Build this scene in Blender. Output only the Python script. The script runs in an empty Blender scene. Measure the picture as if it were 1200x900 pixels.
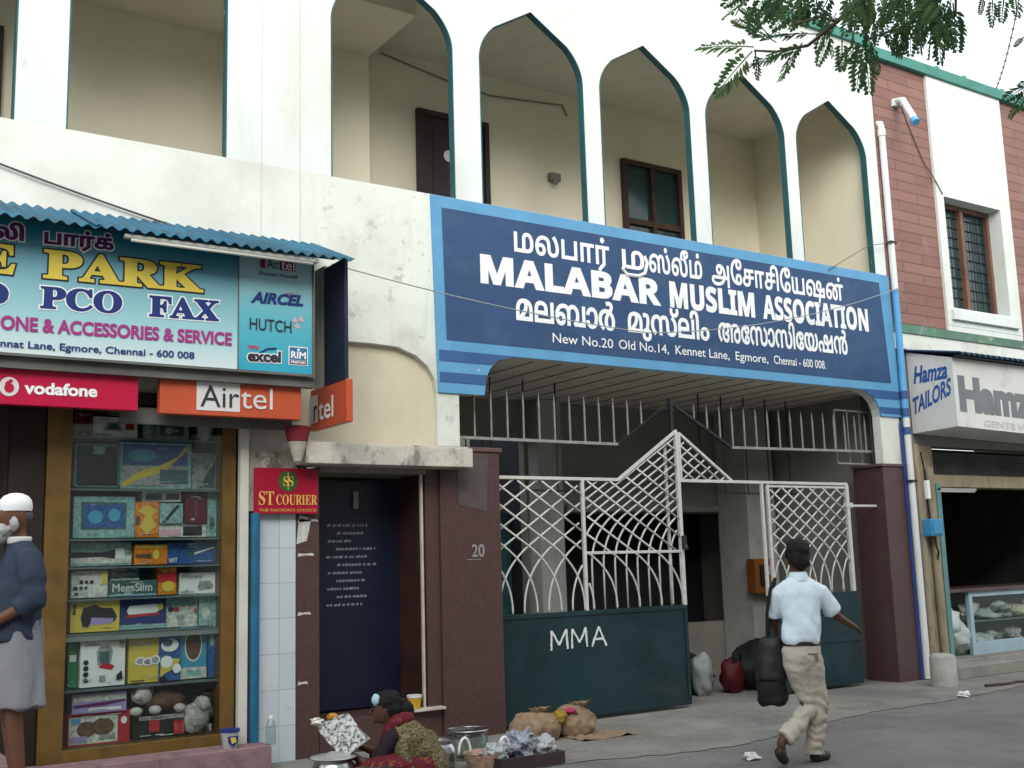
import bpy, bmesh, math, random
import numpy as np
from mathutils import Vector, Matrix, noise
from mathutils.geometry import delaunay_2d_cdt
random.seed(7)
R = math.radians
SC = bpy.context.scene
COL = SC.collection

# ------------------------------------------------------------------ camera
cam = bpy.data.objects.new('camera', bpy.data.cameras.new('camera'))
COL.objects.link(cam)
r0 = Vector((0.83281992, -0.55276744, -0.02931106))
u0 = -Vector((0.06329431, 0.14769851, -0.98700506))
b0 = -Vector((0.54991346, 0.82014225, 0.1579933))
mw = Matrix(((r0.x, u0.x, b0.x, 0.0), (r0.y, u0.y, b0.y, -9.4), (r0.z, u0.z, b0.z, 1.6), (0, 0, 0, 1)))
cam.matrix_world = mw
cam.data.sensor_width = 36.0
cam.data.lens = 39.618
cam.data.clip_start = 0.05
cam.data.clip_end = 600
SC.camera = cam

# ------------------------------------------------------------------ sky, sun, exposure
SUN_EL, SUN_AZ = 30.0, 208.0            # azimuth measured clockwise from +Y
wd = bpy.data.worlds.new('World'); SC.world = wd; wd.use_nodes = True
nt = wd.node_tree
bg = nt.nodes['Background']
sky = nt.nodes.new('ShaderNodeTexSky'); sky.sky_type = 'NISHITA'; sky.sun_disc = False
sky.sun_elevation = R(SUN_EL); sky.sun_rotation = R(SUN_AZ)
sky.air_density = 1.0; sky.dust_density = 5.0; sky.ozone_density = 1.0
hs = nt.nodes.new('ShaderNodeHueSaturation'); hs.inputs['Saturation'].default_value = 0.8
nt.links.new(sky.outputs[0], hs.inputs['Color'])
# thin bright cloud over nearly the whole sky
wtc = nt.nodes.new('ShaderNodeTexCoord'); wnz = nt.nodes.new('ShaderNodeTexNoise'); wnz.inputs['Scale'].default_value = 3.0; wnz.inputs['Detail'].default_value = 7
nt.links.new(wtc.outputs['Generated'], wnz.inputs['Vector'])
wmr = nt.nodes.new('ShaderNodeMapRange'); wmr.inputs[1].default_value = .3; wmr.inputs[2].default_value = .6; wmr.inputs[3].default_value = .65; wmr.inputs[4].default_value = 1.0
nt.links.new(wnz.outputs[0], wmr.inputs[0])
wmx = nt.nodes.new('ShaderNodeMix'); wmx.data_type = 'RGBA'; nt.links.new(wmr.outputs[0], wmx.inputs[0]); nt.links.new(hs.outputs[0], wmx.inputs[6]); wmx.inputs[7].default_value = (3.5, 3.75, 3.95, 1)
nt.links.new(wmx.outputs[2], bg.inputs[0])
bg.inputs[1].default_value = 0.15
sl = bpy.data.lights.new('sun', 'SUN'); sl.energy = 1.0; sl.angle = R(40); sl.color = (1.0, 0.97, 0.92)
sun = bpy.data.objects.new('sun', sl); COL.objects.link(sun)
ax = R(SUN_AZ); el = R(SUN_EL)
sd = Vector((math.sin(ax) * math.cos(el), math.cos(ax) * math.cos(el), math.sin(el)))
sun.rotation_euler = sd.to_track_quat('Z', 'Y').to_euler()
sun.location = sd * 30
vs = SC.view_settings
vs.view_transform = 'Standard'; vs.look = 'None'; vs.gamma = 1.0; vs.use_curve_mapping = False
vs.exposure = 1.42
SC.cycles.max_bounces = 8

# ------------------------------------------------------------------ materials
MATS = {}
def M(name, rgb, rough=0.75, var=0.12, scale=3.0, stains=(), bump=0.0, bscale=60.0, spec=0.3, metal=0.0, detail=6.0):
    if name in MATS: return MATS[name]
    m = bpy.data.materials.new(name); m.use_nodes = True
    n = m.node_tree.nodes; l = m.node_tree.links
    b = n['Principled BSDF']
    b.inputs['Roughness'].default_value = rough
    b.inputs['Metallic'].default_value = metal
    b.inputs['Specular IOR Level'].default_value = spec
    tc = n.new('ShaderNodeTexCoord')
    nz = n.new('ShaderNodeTexNoise'); nz.inputs['Scale'].default_value = scale; nz.inputs['Detail'].default_value = detail
    l.new(tc.outputs['Object'], nz.inputs['Vector'])
    mx = n.new('ShaderNodeMix'); mx.data_type = 'RGBA'
    lo = [max(0, c * (1 - var)) for c in rgb]; hi = [min(1, c * (1 + var)) for c in rgb]
    mr = n.new('ShaderNodeMapRange'); mr.inputs[1].default_value = 0.3; mr.inputs[2].default_value = 0.7
    l.new(nz.outputs[0], mr.inputs[0]); l.new(mr.outputs[0], mx.inputs[0])
    mx.inputs[6].default_value = (*lo, 1); mx.inputs[7].default_value = (*hi, 1)
    out = mx.outputs[2]
    # stains: (rgb, scale, lo, hi, zscale[, amount])
    for st in stains:
        c, s, t0, t1, zs = st[:5]; amt = st[5] if len(st) > 5 else 1.0
        mp = n.new('ShaderNodeMapping'); mp.inputs['Scale'].default_value = (1, 1, zs)
        mp.inputs['Location'].default_value = (s * 1.7, s * .31, s * .77)
        l.new(tc.outputs['Object'], mp.inputs[0])
        q = n.new('ShaderNodeTexNoise'); q.inputs['Scale'].default_value = s; q.inputs['Detail'].default_value = 9; q.inputs['Roughness'].default_value = 0.65
        l.new(mp.outputs[0], q.inputs['Vector'])
        k = n.new('ShaderNodeMapRange'); k.inputs[1].default_value = t0; k.inputs[2].default_value = t1; k.inputs[4].default_value = amt
        l.new(q.outputs[0], k.inputs[0])
        x = n.new('ShaderNodeMix'); x.data_type = 'RGBA'
        l.new(k.outputs[0], x.inputs[0]); l.new(out, x.inputs[6]); x.inputs[7].default_value = (*c, 1)
        out = x.outputs[2]
    l.new(out, b.inputs['Base Color'])
    if bump:
        bn = n.new('ShaderNodeTexNoise'); bn.inputs['Scale'].default_value = bscale; bn.inputs['Detail'].default_value = 5
        l.new(tc.outputs['Object'], bn.inputs['Vector'])
        bp = n.new('ShaderNodeBump'); bp.inputs['Strength'].default_value = bump; bp.inputs['Distance'].default_value = 0.02
        l.new(bn.outputs[0], bp.inputs['Height']); l.new(bp.outputs[0], b.inputs['Normal'])
    m['bsdf'] = 1
    MATS[name] = m
    return m

white_wall = M('limewashed_wall', (.67, .72, .70), .85, .03, 1.2,
    [((.62, .63, .57), 1.1, .55, .75, 1.0, .45), ((.45, .46, .42), 5.0, .69, .73, 1.0, .5), ((.50, .50, .44), 5, .56, .76, .10, .5), ((.54, .54, .46), 1.4, .46, .70, .5, .6), ((.14, .14, .12), 24, .74, .77, 1.0, .7)], .06, 18)
parapet_wall = M('weathered_parapet_plaster', (.68, .71, .65), .88, .06, 1.4,
    [((.46, .46, .41), 7, .56, .74, .12, .45), ((.50, .51, .45), 1.6, .50, .68, 1.0, .7), ((.33, .35, .33), 3.2, .60, .68, 1.0, .7), ((.38, .40, .38), 12, .62, .68, 1.0, .6), ((.12, .12, .11), 30, .70, .74, 1.0, .8)], .14, 22)
cream = M('cream_plaster', (.60, .56, .42), .88, .08, 1.5, [((.42, .38, .28), 2.0, .5, .75, .6, .5), ((.15, .13, .1), 18, .70, .75, 1, .6)], .2, 25)
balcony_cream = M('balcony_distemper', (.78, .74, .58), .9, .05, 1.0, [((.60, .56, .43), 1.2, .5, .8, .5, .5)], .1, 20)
ledge_m = M('stained_concrete_ledge', (.50, .48, .42), .9, .15, 3, [((.14, .13, .11), 5, .52, .62, .5, .8), ((.30, .28, .25), 12, .55, .7, 1, .8)], .4, 30)
teal = M('teal_enamel', (.028, .105, .115), .5, .12, 4, [((.55, .56, .52), 9, .68, .70, .6, 1)], .05)
bluetrim = M('sign_border_blue', (.11, .31, .52), .6, .08, 3, [((.68, .70, .66), 6, .665, .68, 1.0, .9), ((.05, .15, .30), 3, .6, .8, .5, .5)], .1)
navy = M('sign_navy_paint', (.031, .074, .165), .6, .12, 2, [((.075, .12, .20), 2.5, .52, .75, 1, .6), ((.16, .20, .28), 18, .70, .74, 1, .5)], .08)
stripe = M('sign_stripe_navy', (.04, .10, .25), .6, .1, 3)
letterw = M('lettering_white', (.80, .82, .82), .7, .04, 8, [((.55, .6, .68), 12, .66, .72, 1, .6)])
granite = M('polished_maroon_granite', (.074, .039, .035), .42, .25, 55, [((.10, .085, .08), 2.6, .58, .75, .25, .5), ((.13, .095, .09), 120, .58, .70, 1, .6), ((.10, .075, .07), 1.3, .55, .8, .4, .5)], .0, spec=.4)
granite_cap = M('granite_cap', (.12, .07, .065), .5, .2, 40)
gatepanel = M('gate_bottle_green_paint', (.007, .026, .031), .55, .3, 1.2, [((.10, .075, .05), 7, .66, .72, .6, .6), ((.05, .07, .075), 1.1, .52, .75, 1.6, .5), ((.015, .04, .048), 2.5, .5, .75, .6, .6), ((.07, .07, .06), 9, .68, .75, 1.5, .5)], .05)
gatewhite = M('gate_white_enamel', (.55, .54, .51), .5, .1, 12, [((.20, .14, .09), 20, .62, .70, 1, .7)])
darkiron = M('dark_iron', (.02, .022, .025), .5, .2, 8)
greyiron = M('grey_painted_iron', (.26, .26, .24), .6, .2, 9)
soffit_m = M('porch_ceiling_board', (.78, .73, .62), .85, .1, 2, [((.2, .18, .15), 3, .55, .75, 1, .5)])
soffit_line = M('soffit_joint', (.22, .20, .17), .9)
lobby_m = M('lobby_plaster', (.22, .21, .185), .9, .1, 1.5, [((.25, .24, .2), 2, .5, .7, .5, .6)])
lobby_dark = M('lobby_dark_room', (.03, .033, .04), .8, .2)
tealdoor = M('teal_door_paint', (.03, .10, .11), .5, .2)
brownwood = M('brown_wood', (.06, .035, .026), .55, .3, 4)
darkwood = M('dark_door_wood', (.045, .030, .035), .5, .2, 4)
ochrewood = M('varnished_ochre_wood', (.135, .078, .020), .45, .22, 5, [((.07, .04, .012), 6, .5, .7, .15, .7)], .03)
winglass = M('dark_window_glass', (.02, .05, .05), .12, .2, 3, spec=.6)
asphalt = M('asphalt_road', (.225, .217, .20), .92, .2, .9, [((.12, .115, .105), 2.2, .5, .72, 1, .6), ((.26, .25, .225), 1.1, .55, .75, 1, .6), ((.32, .31, .29), 55, .60, .70, 1, .7), ((.05, .05, .048), 70, .60, .68, 1, .7)], .9, 110)
concrete = M('pavement_concrete', (.235, .225, .20), .92, .28, 1.1, [((.15, .145, .135), .7, .5, .62, 1, .7), ((.13, .125, .115), 3.2, .56, .66, 1, .6), ((.34, .33, .31), 6, .58, .72, 1, .5)] + [((.15, .145, .135), 2.2, .5, .75, 1, .6), ((.40, .39, .37), 40, .64, .72, 1, .5), ((.08, .08, .075), 14, .68, .74, 1, .5)], .4, 70)
plinthm = M('pinkish_plinth', (.26, .16, .17), .85, .15, 4, [((.12, .08, .08), 6, .5, .65, 1, .7)], .2)
tilewhite = M('glazed_white_tile', (.66, .70, .72), .3, .06, 3, [((.35, .36, .36), 3, .6, .75, .4, .6)], spec=.5)
bluepole = M('blue_enamel_pole', (.015, .12, .22), .5, .15, 5)
creampole = M('cream_pole_paint', (.55, .54, .48), .6, .1, 5)
pvc = M('white_pvc', (.66, .68, .68), .45, .06, 4, [((.40, .38, .32), 3, .55, .75, .3, .6)])
yelpvc = M('aged_cream_pvc', (.28, .24, .165), .6, .15, 4, [((.15, .12, .08), 6, .55, .7, .4, .7)])
bluepaint = M('blue_pipe_paint', (.10, .34, .62), .5, .1, 4)
navypaint = M('navy_pipe_paint', (.03, .06, .25), .5, .1, 4)
cleaner_parapet = M('parapet_plaster', (.69, .72, .66), .88, .05, 1.4, [((.50, .50, .45), 7, .60, .76, .12, .4), ((.50, .50, .44), 1.1, .46, .68, 1.0, .6), ((.40, .41, .39), 3.2, .66, .72, 1.0, .5), ((.15, .15, .13), 28, .72, .75, 1.0, .8)], .08, 20)
awnblue = M('blue_corrugated_sheet', (.014, .105, .175), .6, .3, 2, [((.03, .06, .09), 3, .5, .65, 1, .8), ((.12, .17, .2), 9, .6, .72, 1, .5)])
dkblue = M('dark_blue_sheet', (.02, .05, .10), .6, .2, 3)
lampglass = M('tube_lamp_white', (.55, .55, .5), .4, .05)
greyframe = M('grey_sign_frame', (.12, .12, .11), .6, .2)
rubber = M('black_rubber', (.015, .015, .015), .6, .2)
red = M('red_sign_vinyl', (.46, .008, .05), .35, .06, 2)
orange = M('orange_sign_vinyl', (.48, .085, .035), .4, .10, 2, [((.42, .05, .03), 2, .5, .8, 1, .6)])
maroonred = M('courier_red_vinyl', (.34, .006, .03), .4, .08, 2)
gold = M('gold_lettering', (.65, .42, .10), .5, .1)
litegrey = M('pale_grey_print', (.62, .62, .60), .5, .04)
charcoal = M('charcoal_print', (.03, .03, .045), .5, .1)
pr_white = M('print_white', (.80, .82, .82), .5, .03)
pr_navy = M('print_navy', (.012, .03, .16), .5, .05)
pr_mag = M('print_magenta', (.33, .03, .20), .5, .05)
pr_purple = M('print_plum', (.10, .012, .09), .5, .05)
pr_yellow = M('print_yellow', (.62, .49, .07), .5, .05)
pr_black = M('print_black', (.012, .012, .015), .5, .1)
pr_red = M('print_red', (.45, .02, .03), .5, .1)
pr_pink = M('print_pink', (.60, .35, .42), .5, .1)
pr_cyan = M('print_cyan', (.06, .33, .48), .5, .1)
pr_green = M('print_green', (.03, .22, .10), .5, .1)
skin_m = M('brown_skin', (.14, .065, .038), .55, .1, 20)
skin_d = M('dark_brown_skin', (.10, .05, .03), .5, .1, 20)
hair_m = M('black_hair', (.008, .007, .008), .85, .3, 60)
steel = M('dented_steel', (.55, .56, .57), .28, .08, 8, bump=.1, bscale=12, metal=1.0)

def grad_mat(name, c0, c1, c2, z0, z1, z2):
    """printed vinyl whose ink runs from one colour to another up the board"""
    m = bpy.data.materials.new(name); m.use_nodes = True
    n = m.node_tree.nodes; l = m.node_tree.links; b = n['Principled BSDF']; b.inputs['Roughness'].default_value = .4
    tc = n.new('ShaderNodeTexCoord'); sp = n.new('ShaderNodeSeparateXYZ'); l.new(tc.outputs['Object'], sp.inputs[0])
    mr = n.new('ShaderNodeMapRange'); mr.inputs[1].default_value = z0; mr.inputs[2].default_value = z2; l.new(sp.outputs['Z'], mr.inputs[0])
    cr = n.new('ShaderNodeValToRGB'); l.new(mr.outputs[0], cr.inputs[0])
    e = cr.color_ramp.elements; e[0].color = (*c0, 1); e[1].color = (*c2, 1)
    x = e.new((z1 - z0) / (z2 - z0)); x.color = (*c1, 1)
    l.new(cr.outputs[0], b.inputs['Base Color']); return m
board_print = grad_mat('sign_print_teal_fade', (.60, .70, .70), (.30, .55, .60), (.012, .17, .26), 3.24, 3.55, 4.2)
panel_print = grad_mat('sign_print_aqua_fade', (.02, .34, .48), (.10, .42, .50), (.38, .52, .54), 3.24, 3.7, 4.25)

def tile_mat():
    m = bpy.data.materials.new('terracotta_wall_tiles'); m.use_nodes = True
    n = m.node_tree.nodes; l = m.node_tree.links; b = n['Principled BSDF']; b.inputs['Roughness'].default_value = .7
    tc = n.new('ShaderNodeTexCoord'); sp = n.new('ShaderNodeSeparateXYZ'); cb = n.new('ShaderNodeCombineXYZ')
    l.new(tc.outputs['Object'], sp.inputs[0]); l.new(sp.outputs['X'], cb.inputs[0]); l.new(sp.outputs['Z'], cb.inputs[1])
    br = n.new('ShaderNodeTexBrick'); l.new(cb.outputs[0], br.inputs['Vector'])
    br.inputs['Color1'].default_value = (.20, .098, .078, 1); br.inputs['Color2'].default_value = (.25, .13, .105, 1)
    br.inputs['Mortar'].default_value = (.10, .058, .048, 1); br.inputs['Scale'].default_value = 1.0
    br.inputs['Mortar Size'].default_value = .007; br.inputs['Brick Width'].default_value = .85; br.inputs['Row Height'].default_value = .145
    nz = n.new('ShaderNodeTexNoise'); nz.inputs['Scale'].default_value = 2.5; nz.inputs['Detail'].default_value = 8; l.new(tc.outputs['Object'], nz.inputs['Vector'])
    mr = n.new('ShaderNodeMapRange'); mr.inputs[1].default_value = .58; mr.inputs[2].default_value = .75; mr.inputs[4].default_value = .5; l.new(nz.outputs[0], mr.inputs[0])
    x = n.new('ShaderNodeMix'); x.data_type = 'RGBA'; l.new(mr.outputs[0], x.inputs[0]); l.new(br.outputs[0], x.inputs[6]); x.inputs[7].default_value = (.30, .20, .165, 1)
    l.new(x.outputs[2], b.inputs['Base Color'])
    bp = n.new('ShaderNodeBump'); bp.inputs['Strength'].default_value = .3; bp.inputs['Distance'].default_value = .008; bp.invert = True
    l.new(br.outputs['Fac'], bp.inputs['Height']); l.new(bp.outputs[0], b.inputs['Normal'])
    return m
terracotta = tile_mat()

def wtile_mat():
    m = bpy.data.materials.new('white_bathroom_tiles'); m.use_nodes = True
    n = m.node_tree.nodes; l = m.node_tree.links; b = n['Principled BSDF']; b.inputs['Roughness'].default_value = .3
    tc = n.new('ShaderNodeTexCoord'); sp = n.new('ShaderNodeSeparateXYZ'); cb = n.new('ShaderNodeCombineXYZ')
    l.new(tc.outputs['Object'], sp.inputs[0]); l.new(sp.outputs['X'], cb.inputs[0]); l.new(sp.outputs['Z'], cb.inputs[1])
    br = n.new('ShaderNodeTexBrick'); l.new(cb.outputs[0], br.inputs['Vector']); br.offset = 0
    br.inputs['Color1'].default_value = (.46, .53, .57, 1); br.inputs['Color2'].default_value = (.52, .58, .61, 1)
    br.inputs['Mortar'].default_value = (.34, .37, .38, 1); br.inputs['Scale'].default_value = 1.0
    br.inputs['Mortar Size'].default_value = .004; br.inputs['Brick Width'].default_value = .2; br.inputs['Row Height'].default_value = .3
    nz = n.new('ShaderNodeTexNoise'); nz.inputs['Scale'].default_value = 5; nz.inputs['Detail'].default_value = 8; l.new(tc.outputs['Object'], nz.inputs['Vector'])
    mr = n.new('ShaderNodeMapRange'); mr.inputs[1].default_value = .6; mr.inputs[2].default_value = .72; mr.inputs[4].default_value = .6; l.new(nz.outputs[0], mr.inputs[0])
    x = n.new('ShaderNodeMix'); x.data_type = 'RGBA'; l.new(mr.outputs[0], x.inputs[0]); l.new(br.outputs[0], x.inputs[6]); x.inputs[7].default_value = (.33, .34, .34, 1)
    l.new(x.outputs[2], b.inputs['Base Color'])
    return m
whitetiles = wtile_mat()

def glass_mat(name, tint=(.9, .95, .95), refl=.25):
    m = bpy.data.materials.new(name); m.use_nodes = True
    n = m.node_tree.nodes; l = m.node_tree.links
    n.remove(n['Principled BSDF'])
    t = n.new('ShaderNodeBsdfTransparent'); t.inputs[0].default_value = (*tint, 1)
    g = n.new('ShaderNodeBsdfGlossy'); g.inputs['Roughness'].default_value = .04
    f = n.new('ShaderNodeLayerWeight'); f.inputs[0].default_value = .5
    pw = n.new('ShaderNodeMath'); pw.operation = 'POWER'; pw.inputs[1].default_value = 4.5; l.new(f.outputs['Facing'], pw.inputs[0])
    ma = n.new('ShaderNodeMath'); ma.operation = 'MULTIPLY_ADD'; ma.inputs[1].default_value = .9; ma.inputs[2].default_value = .045; l.new(pw.outputs[0], ma.inputs[0])
    mx = n.new('ShaderNodeMixShader'); l.new(ma.outputs[0], mx.inputs[0]); l.new(t.outputs[0], mx.inputs[1]); l.new(g.outputs[0], mx.inputs[2])
    l.new(mx.outputs[0], n['Material Output'].inputs[0]); return m
pane = glass_mat('display_glass', (.88, .91, .90))
clearglass = glass_mat('bottle_glass', (.82, .87, .86))

def plastic_bag_mat():
    m = M('crumpled_clear_plastic', (.38, .40, .42), .25, .1, 20, spec=.6)
    return m

# ------------------------------------------------------------------ mesh builder
class MB:
    def __init__(s): s.v = []; s.f = []; s.m = []
    def add(s, vs, fs, mi=0):
        o = len(s.v); s.v += [tuple(x) for x in vs]
        for f in fs: s.f.append([o + i for i in f]); s.m.append(mi)
        return s
    def box(s, x0, x1, y0, y1, z0, z1, mi=0):
        return s.add([(x0,y0,z0),(x1,y0,z0),(x1,y1,z0),(x0,y1,z0),(x0,y0,z1),(x1,y0,z1),(x1,y1,z1),(x0,y1,z1)],
            [(0,3,2,1),(4,5,6,7),(0,1,5,4),(1,2,6,5),(2,3,7,6),(3,0,4,7)], mi)
    def quad(s, a, b, c, d, mi=0): return s.add([a,b,c,d], [(0,1,2,3)], mi)
    def tube(s, pts, r, n=8, mi=0, cap=True):
        pts = [Vector(p) for p in pts]; rs = r if isinstance(r, (list, tuple)) else [r] * len(pts)
        vs = []; fs = []; prev = None
        for i, p in enumerate(pts):
            if i == 0: d = pts[1] - p
            elif i == len(pts) - 1: d = p - pts[i-1]
            else: d = (pts[i+1] - p).normalized() + (p - pts[i-1]).normalized()
            if d.length < 1e-9: d = Vector((0,0,1))
            d.normalize()
            if prev is None:
                a = Vector((0,0,1)) if abs(d.z) < .9 else Vector((1,0,0))
                e1 = d.cross(a).normalized()
            else:
                e1 = (prev - d * prev.dot(d)).normalized()
            prev = e1; e2 = d.cross(e1)
            for k in range(n):
                t = 2 * math.pi * k / n
                vs.append(p + (e1 * math.cos(t) + e2 * math.sin(t)) * rs[i])
        for i in range(len(pts) - 1):
            for k in range(n):
                fs.append((i*n+k, i*n+(k+1)%n, (i+1)*n+(k+1)%n, (i+1)*n+k))
        if cap: fs.append(tuple(range(n))[::-1]); fs.append(tuple((len(pts)-1)*n+k for k in range(n)))
        return s.add(vs, fs, mi)
    def bar(s, p, q, w, d=None, mi=0):
        """square bar from p to q"""
        p = Vector(p); q = Vector(q); d = d or w
        ax = (q - p).normalized(); a = Vector((0,1,0)) if abs(ax.y) < .9 else Vector((1,0,0))
        e1 = ax.cross(a).normalized() * w / 2; e2 = ax.cross(e1).normalized() * d / 2
        vs = [p+e1+e2, p-e1+e2, p-e1-e2, p+e1-e2, q+e1+e2, q-e1+e2, q-e1-e2, q+e1-e2]
        return s.add(vs, [(0,1,2,3),(7,6,5,4),(0,4,5,1),(1,5,6,2),(2,6,7,3),(3,7,4,0)], mi)
    def lathe(s, c, prof, n=20, mi=0):
        c = Vector(c); vs = []; fs = []
        for r, z in prof:
            for k in range(n):
                t = 2*math.pi*k/n; vs.append(c + Vector((r*math.cos(t), r*math.sin(t), z)))
        for i in range(len(prof)-1):
            for k in range(n): fs.append((i*n+k, i*n+(k+1)%n, (i+1)*n+(k+1)%n, (i+1)*n+k))
        return s.add(vs, fs, mi)
    def blob(s, c, rad, n=14, m=9, amp=0.0, freq=3.0, mi=0, seed=0.0):
        c = Vector(c); rad = Vector(rad if not isinstance(rad, (int, float)) else (rad,)*3); vs = []; fs = []
        for i in range(m+1):
            th = math.pi * i / m
            for k in range(n):
                ph = 2*math.pi*k/n
                d = Vector((math.sin(th)*math.cos(ph), math.sin(th)*math.sin(ph), math.cos(th)))
                q = 1 + amp * noise.noise(d * freq + Vector((seed, seed*2.1, -seed)))
                vs.append(c + Vector((d.x*rad.x, d.y*rad.y, d.z*rad.z)) * q)
        for i in range(m):
            for k in range(n): fs.append((i*n+k, (i+1)*n+k, (i+1)*n+(k+1)%n, i*n+(k+1)%n))
        return s.add(vs, fs, mi)
    def build(s, name, mats, parent=None, smooth=False, bevel=0.0):
        me = bpy.data.meshes.new(name); me.from_pydata(s.v, [], s.f)
        for m in (mats if isinstance(mats, (list, tuple)) else [mats]): me.materials.append(m)
        if len(me.materials) > 1: me.polygons.foreach_set('material_index', s.m)
        bm = bmesh.new(); bm.from_mesh(me); bmesh.ops.remove_doubles(bm, verts=bm.verts, dist=1e-5)
        bmesh.ops.recalc_face_normals(bm, faces=bm.faces); bm.to_mesh(me); bm.free()
        return link(name, me, parent, smooth, bevel)

def link(name, me, parent=None, smooth=False, bevel=0.0):
    o = bpy.data.objects.new(name, me); COL.objects.link(o)
    if smooth:
        me.polygons.foreach_set('use_smooth', [True]*len(me.polygons))
        if isinstance(smooth, float): me.set_sharp_from_angle(angle=R(smooth))
    if bevel:
        b = o.modifiers.new('edge', 'BEVEL'); b.width = bevel; b.segments = 2; b.limit_method = 'ANGLE'; b.angle_limit = R(40)
    if parent is not None:
        o.parent = parent
        if parent.type == 'EMPTY':
            o.matrix_parent_inverse = (Matrix.Translation(parent.location) @ parent.rotation_euler.to_matrix().to_4x4()).inverted() if not parent.get('_loc') else Matrix()
    return o

def thing(name, label, cat, loc=(0,0,0), rotz=0.0, group=None, local=False):
    o = bpy.data.objects.new(name, None); COL.objects.link(o); o.empty_display_size = .1
    o.location = loc; o.rotation_euler = (0, 0, rotz); o['label'] = label; o['category'] = cat
    if group: o['group'] = group
    if local: LOCAL.append(o); o['_loc'] = 1
    return o
LOCAL = []
def tag(o, label, cat, group=None):
    o['label'] = label; o['category'] = cat
    if group: o['group'] = group
    return o
def struct(o): o['kind'] = 'structure'; return o

# ------------------------------------------------------------------ filled outlines
def area(c): return .5 * sum(c[i][0]*c[(i+1)%len(c)][1] - c[(i+1)%len(c)][0]*c[i][1] for i in range(len(c)))
def fill(contours):
    pts = []; ed = []
    for c in contours:
        o = len(pts); pts += [Vector((x, y)) for x, y in c]; ed += [(o+i, o+(i+1) % len(c)) for i in range(len(c))]
    V, E, F, *_ = delaunay_2d_cdt(pts, ed, [], 0, 1e-7)
    P = np.array([(v.x, v.y) for v in V])
    T = np.array([f for f in F if len(f) == 3])
    C = P[T].mean(1)
    W = np.zeros(len(C), int)
    for c in contours:
        a = np.array(c); b = np.roll(a, -1, 0)
        for (x0, y0), (x1, y1) in zip(a, b):
            if y0 == y1: continue
            up = (y0 <= C[:,1]) & (y1 > C[:,1]); dn = (y1 <= C[:,1]) & (y0 > C[:,1])
            t = (C[:,1] - y0) / (y1 - y0); xs = x0 + t*(x1-x0)
            W += (up & (xs > C[:,0])).astype(int); W -= (dn & (xs > C[:,0])).astype(int)
    T = T[W != 0]
    A = P[T]; ar = (A[:,1,0]-A[:,0,0])*(A[:,2,1]-A[:,0,1]) - (A[:,2,0]-A[:,0,0])*(A[:,1,1]-A[:,0,1])
    return P, T[np.abs(ar) > 1e-9]
def plate(mb, outer, holes=(), y0=0.0, y1=.12, mi=0):
    """wall in the XZ plane with openings, from y0 (front) to y1"""
    cs = [outer if area(outer) > 0 else outer[::-1]] + [h if area(h) < 0 else h[::-1] for h in holes]
    P, T = fill(cs)
    n = len(P)
    vs = [(x, y0, z) for x, z in P] + [(x, y1, z) for x, z in P]
    fs = [tuple(int(i) for i in t) for t in T] + [tuple(int(i)+n for i in t[::-1]) for t in T]
    mb.add(vs, fs, mi)
    for c in cs:
        k = len(c)
        mb.add([(x, y0, z) for x, z in c] + [(x, y1, z) for x, z in c], [(i, (i+1) % k, k+(i+1) % k, k+i) for i in range(k)], mi)
    return mb
def sheet(mb, poly, y, mi=0):
    P, T = fill([poly if area(poly) > 0 else poly[::-1]])
    return mb.add([(x, y, z) for x, z in P], [tuple(int(i) for i in t) for t in T], mi)

# ------------------------------------------------------------------ lettering
GL = {}
def glyphs(s, shear=0.0):
    if (s, shear) in GL: return GL[(s, shear)]
    d = bpy.data.curves.new('t', 'FONT'); d.body = s; d.fill_mode = 'NONE'; d.resolution_u = 4; d.shear = shear
    o = bpy.data.objects.new('t', d); COL.objects.link(o)
    dg = bpy.context.evaluated_depsgraph_get()
    me = bpy.data.meshes.new_from_object(o.evaluated_get(dg))
    adj = {}
    for e in me.edges: adj.setdefault(e.vertices[0], []).append(e.vertices[1]); adj.setdefault(e.vertices[1], []).append(e.vertices[0])
    seen = set(); cs = []
    for i in range(len(me.vertices)):
        if i in seen or i not in adj: continue
        c = [i]; seen.add(i); nxt = [j for j in adj[i] if j == i+1] or adj[i]
        j = nxt[0]
        while j not in seen:
            c.append(j); seen.add(j)
            k = [q for q in adj[j] if q not in seen]
            if not k: break
            j = k[0]
        if len(c) > 2:
            pts = []
            for q in c:
                p = (me.vertices[q].co.x, me.vertices[q].co.y)
                if not pts or (abs(p[0]-pts[-1][0]) + abs(p[1]-pts[-1][1])) > 1e-5: pts.append(p)
            if len(pts) > 2: cs.append(pts)
    bpy.data.objects.remove(o); bpy.data.meshes.remove(me); bpy.data.curves.remove(d)
    if cs and area(max(cs, key=lambda c: abs(area(c)))) < 0: cs = [c[::-1] for c in cs]
    GL[(s, shear)] = cs
    return cs
def embolden(cs, b):
    if not b: return cs
    out = []
    for c in cs:
        n = len(c); q = []
        for i in range(n):
            p0 = Vector(c[i-1]); p = Vector(c[i]); p1 = Vector(c[(i+1) % n])
            a = (p-p0).normalized(); d = (p1-p).normalized()
            n0 = Vector((a.y, -a.x)); n1 = Vector((d.y, -d.x)); m = n0+n1
            if m.length < .2: m = n0
            m.normalize(); k = min(1/max(.4, m.dot(n0)), 2.0)
            q.append(tuple(p + m*b*k))
        out.append(q)
    return out
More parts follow.
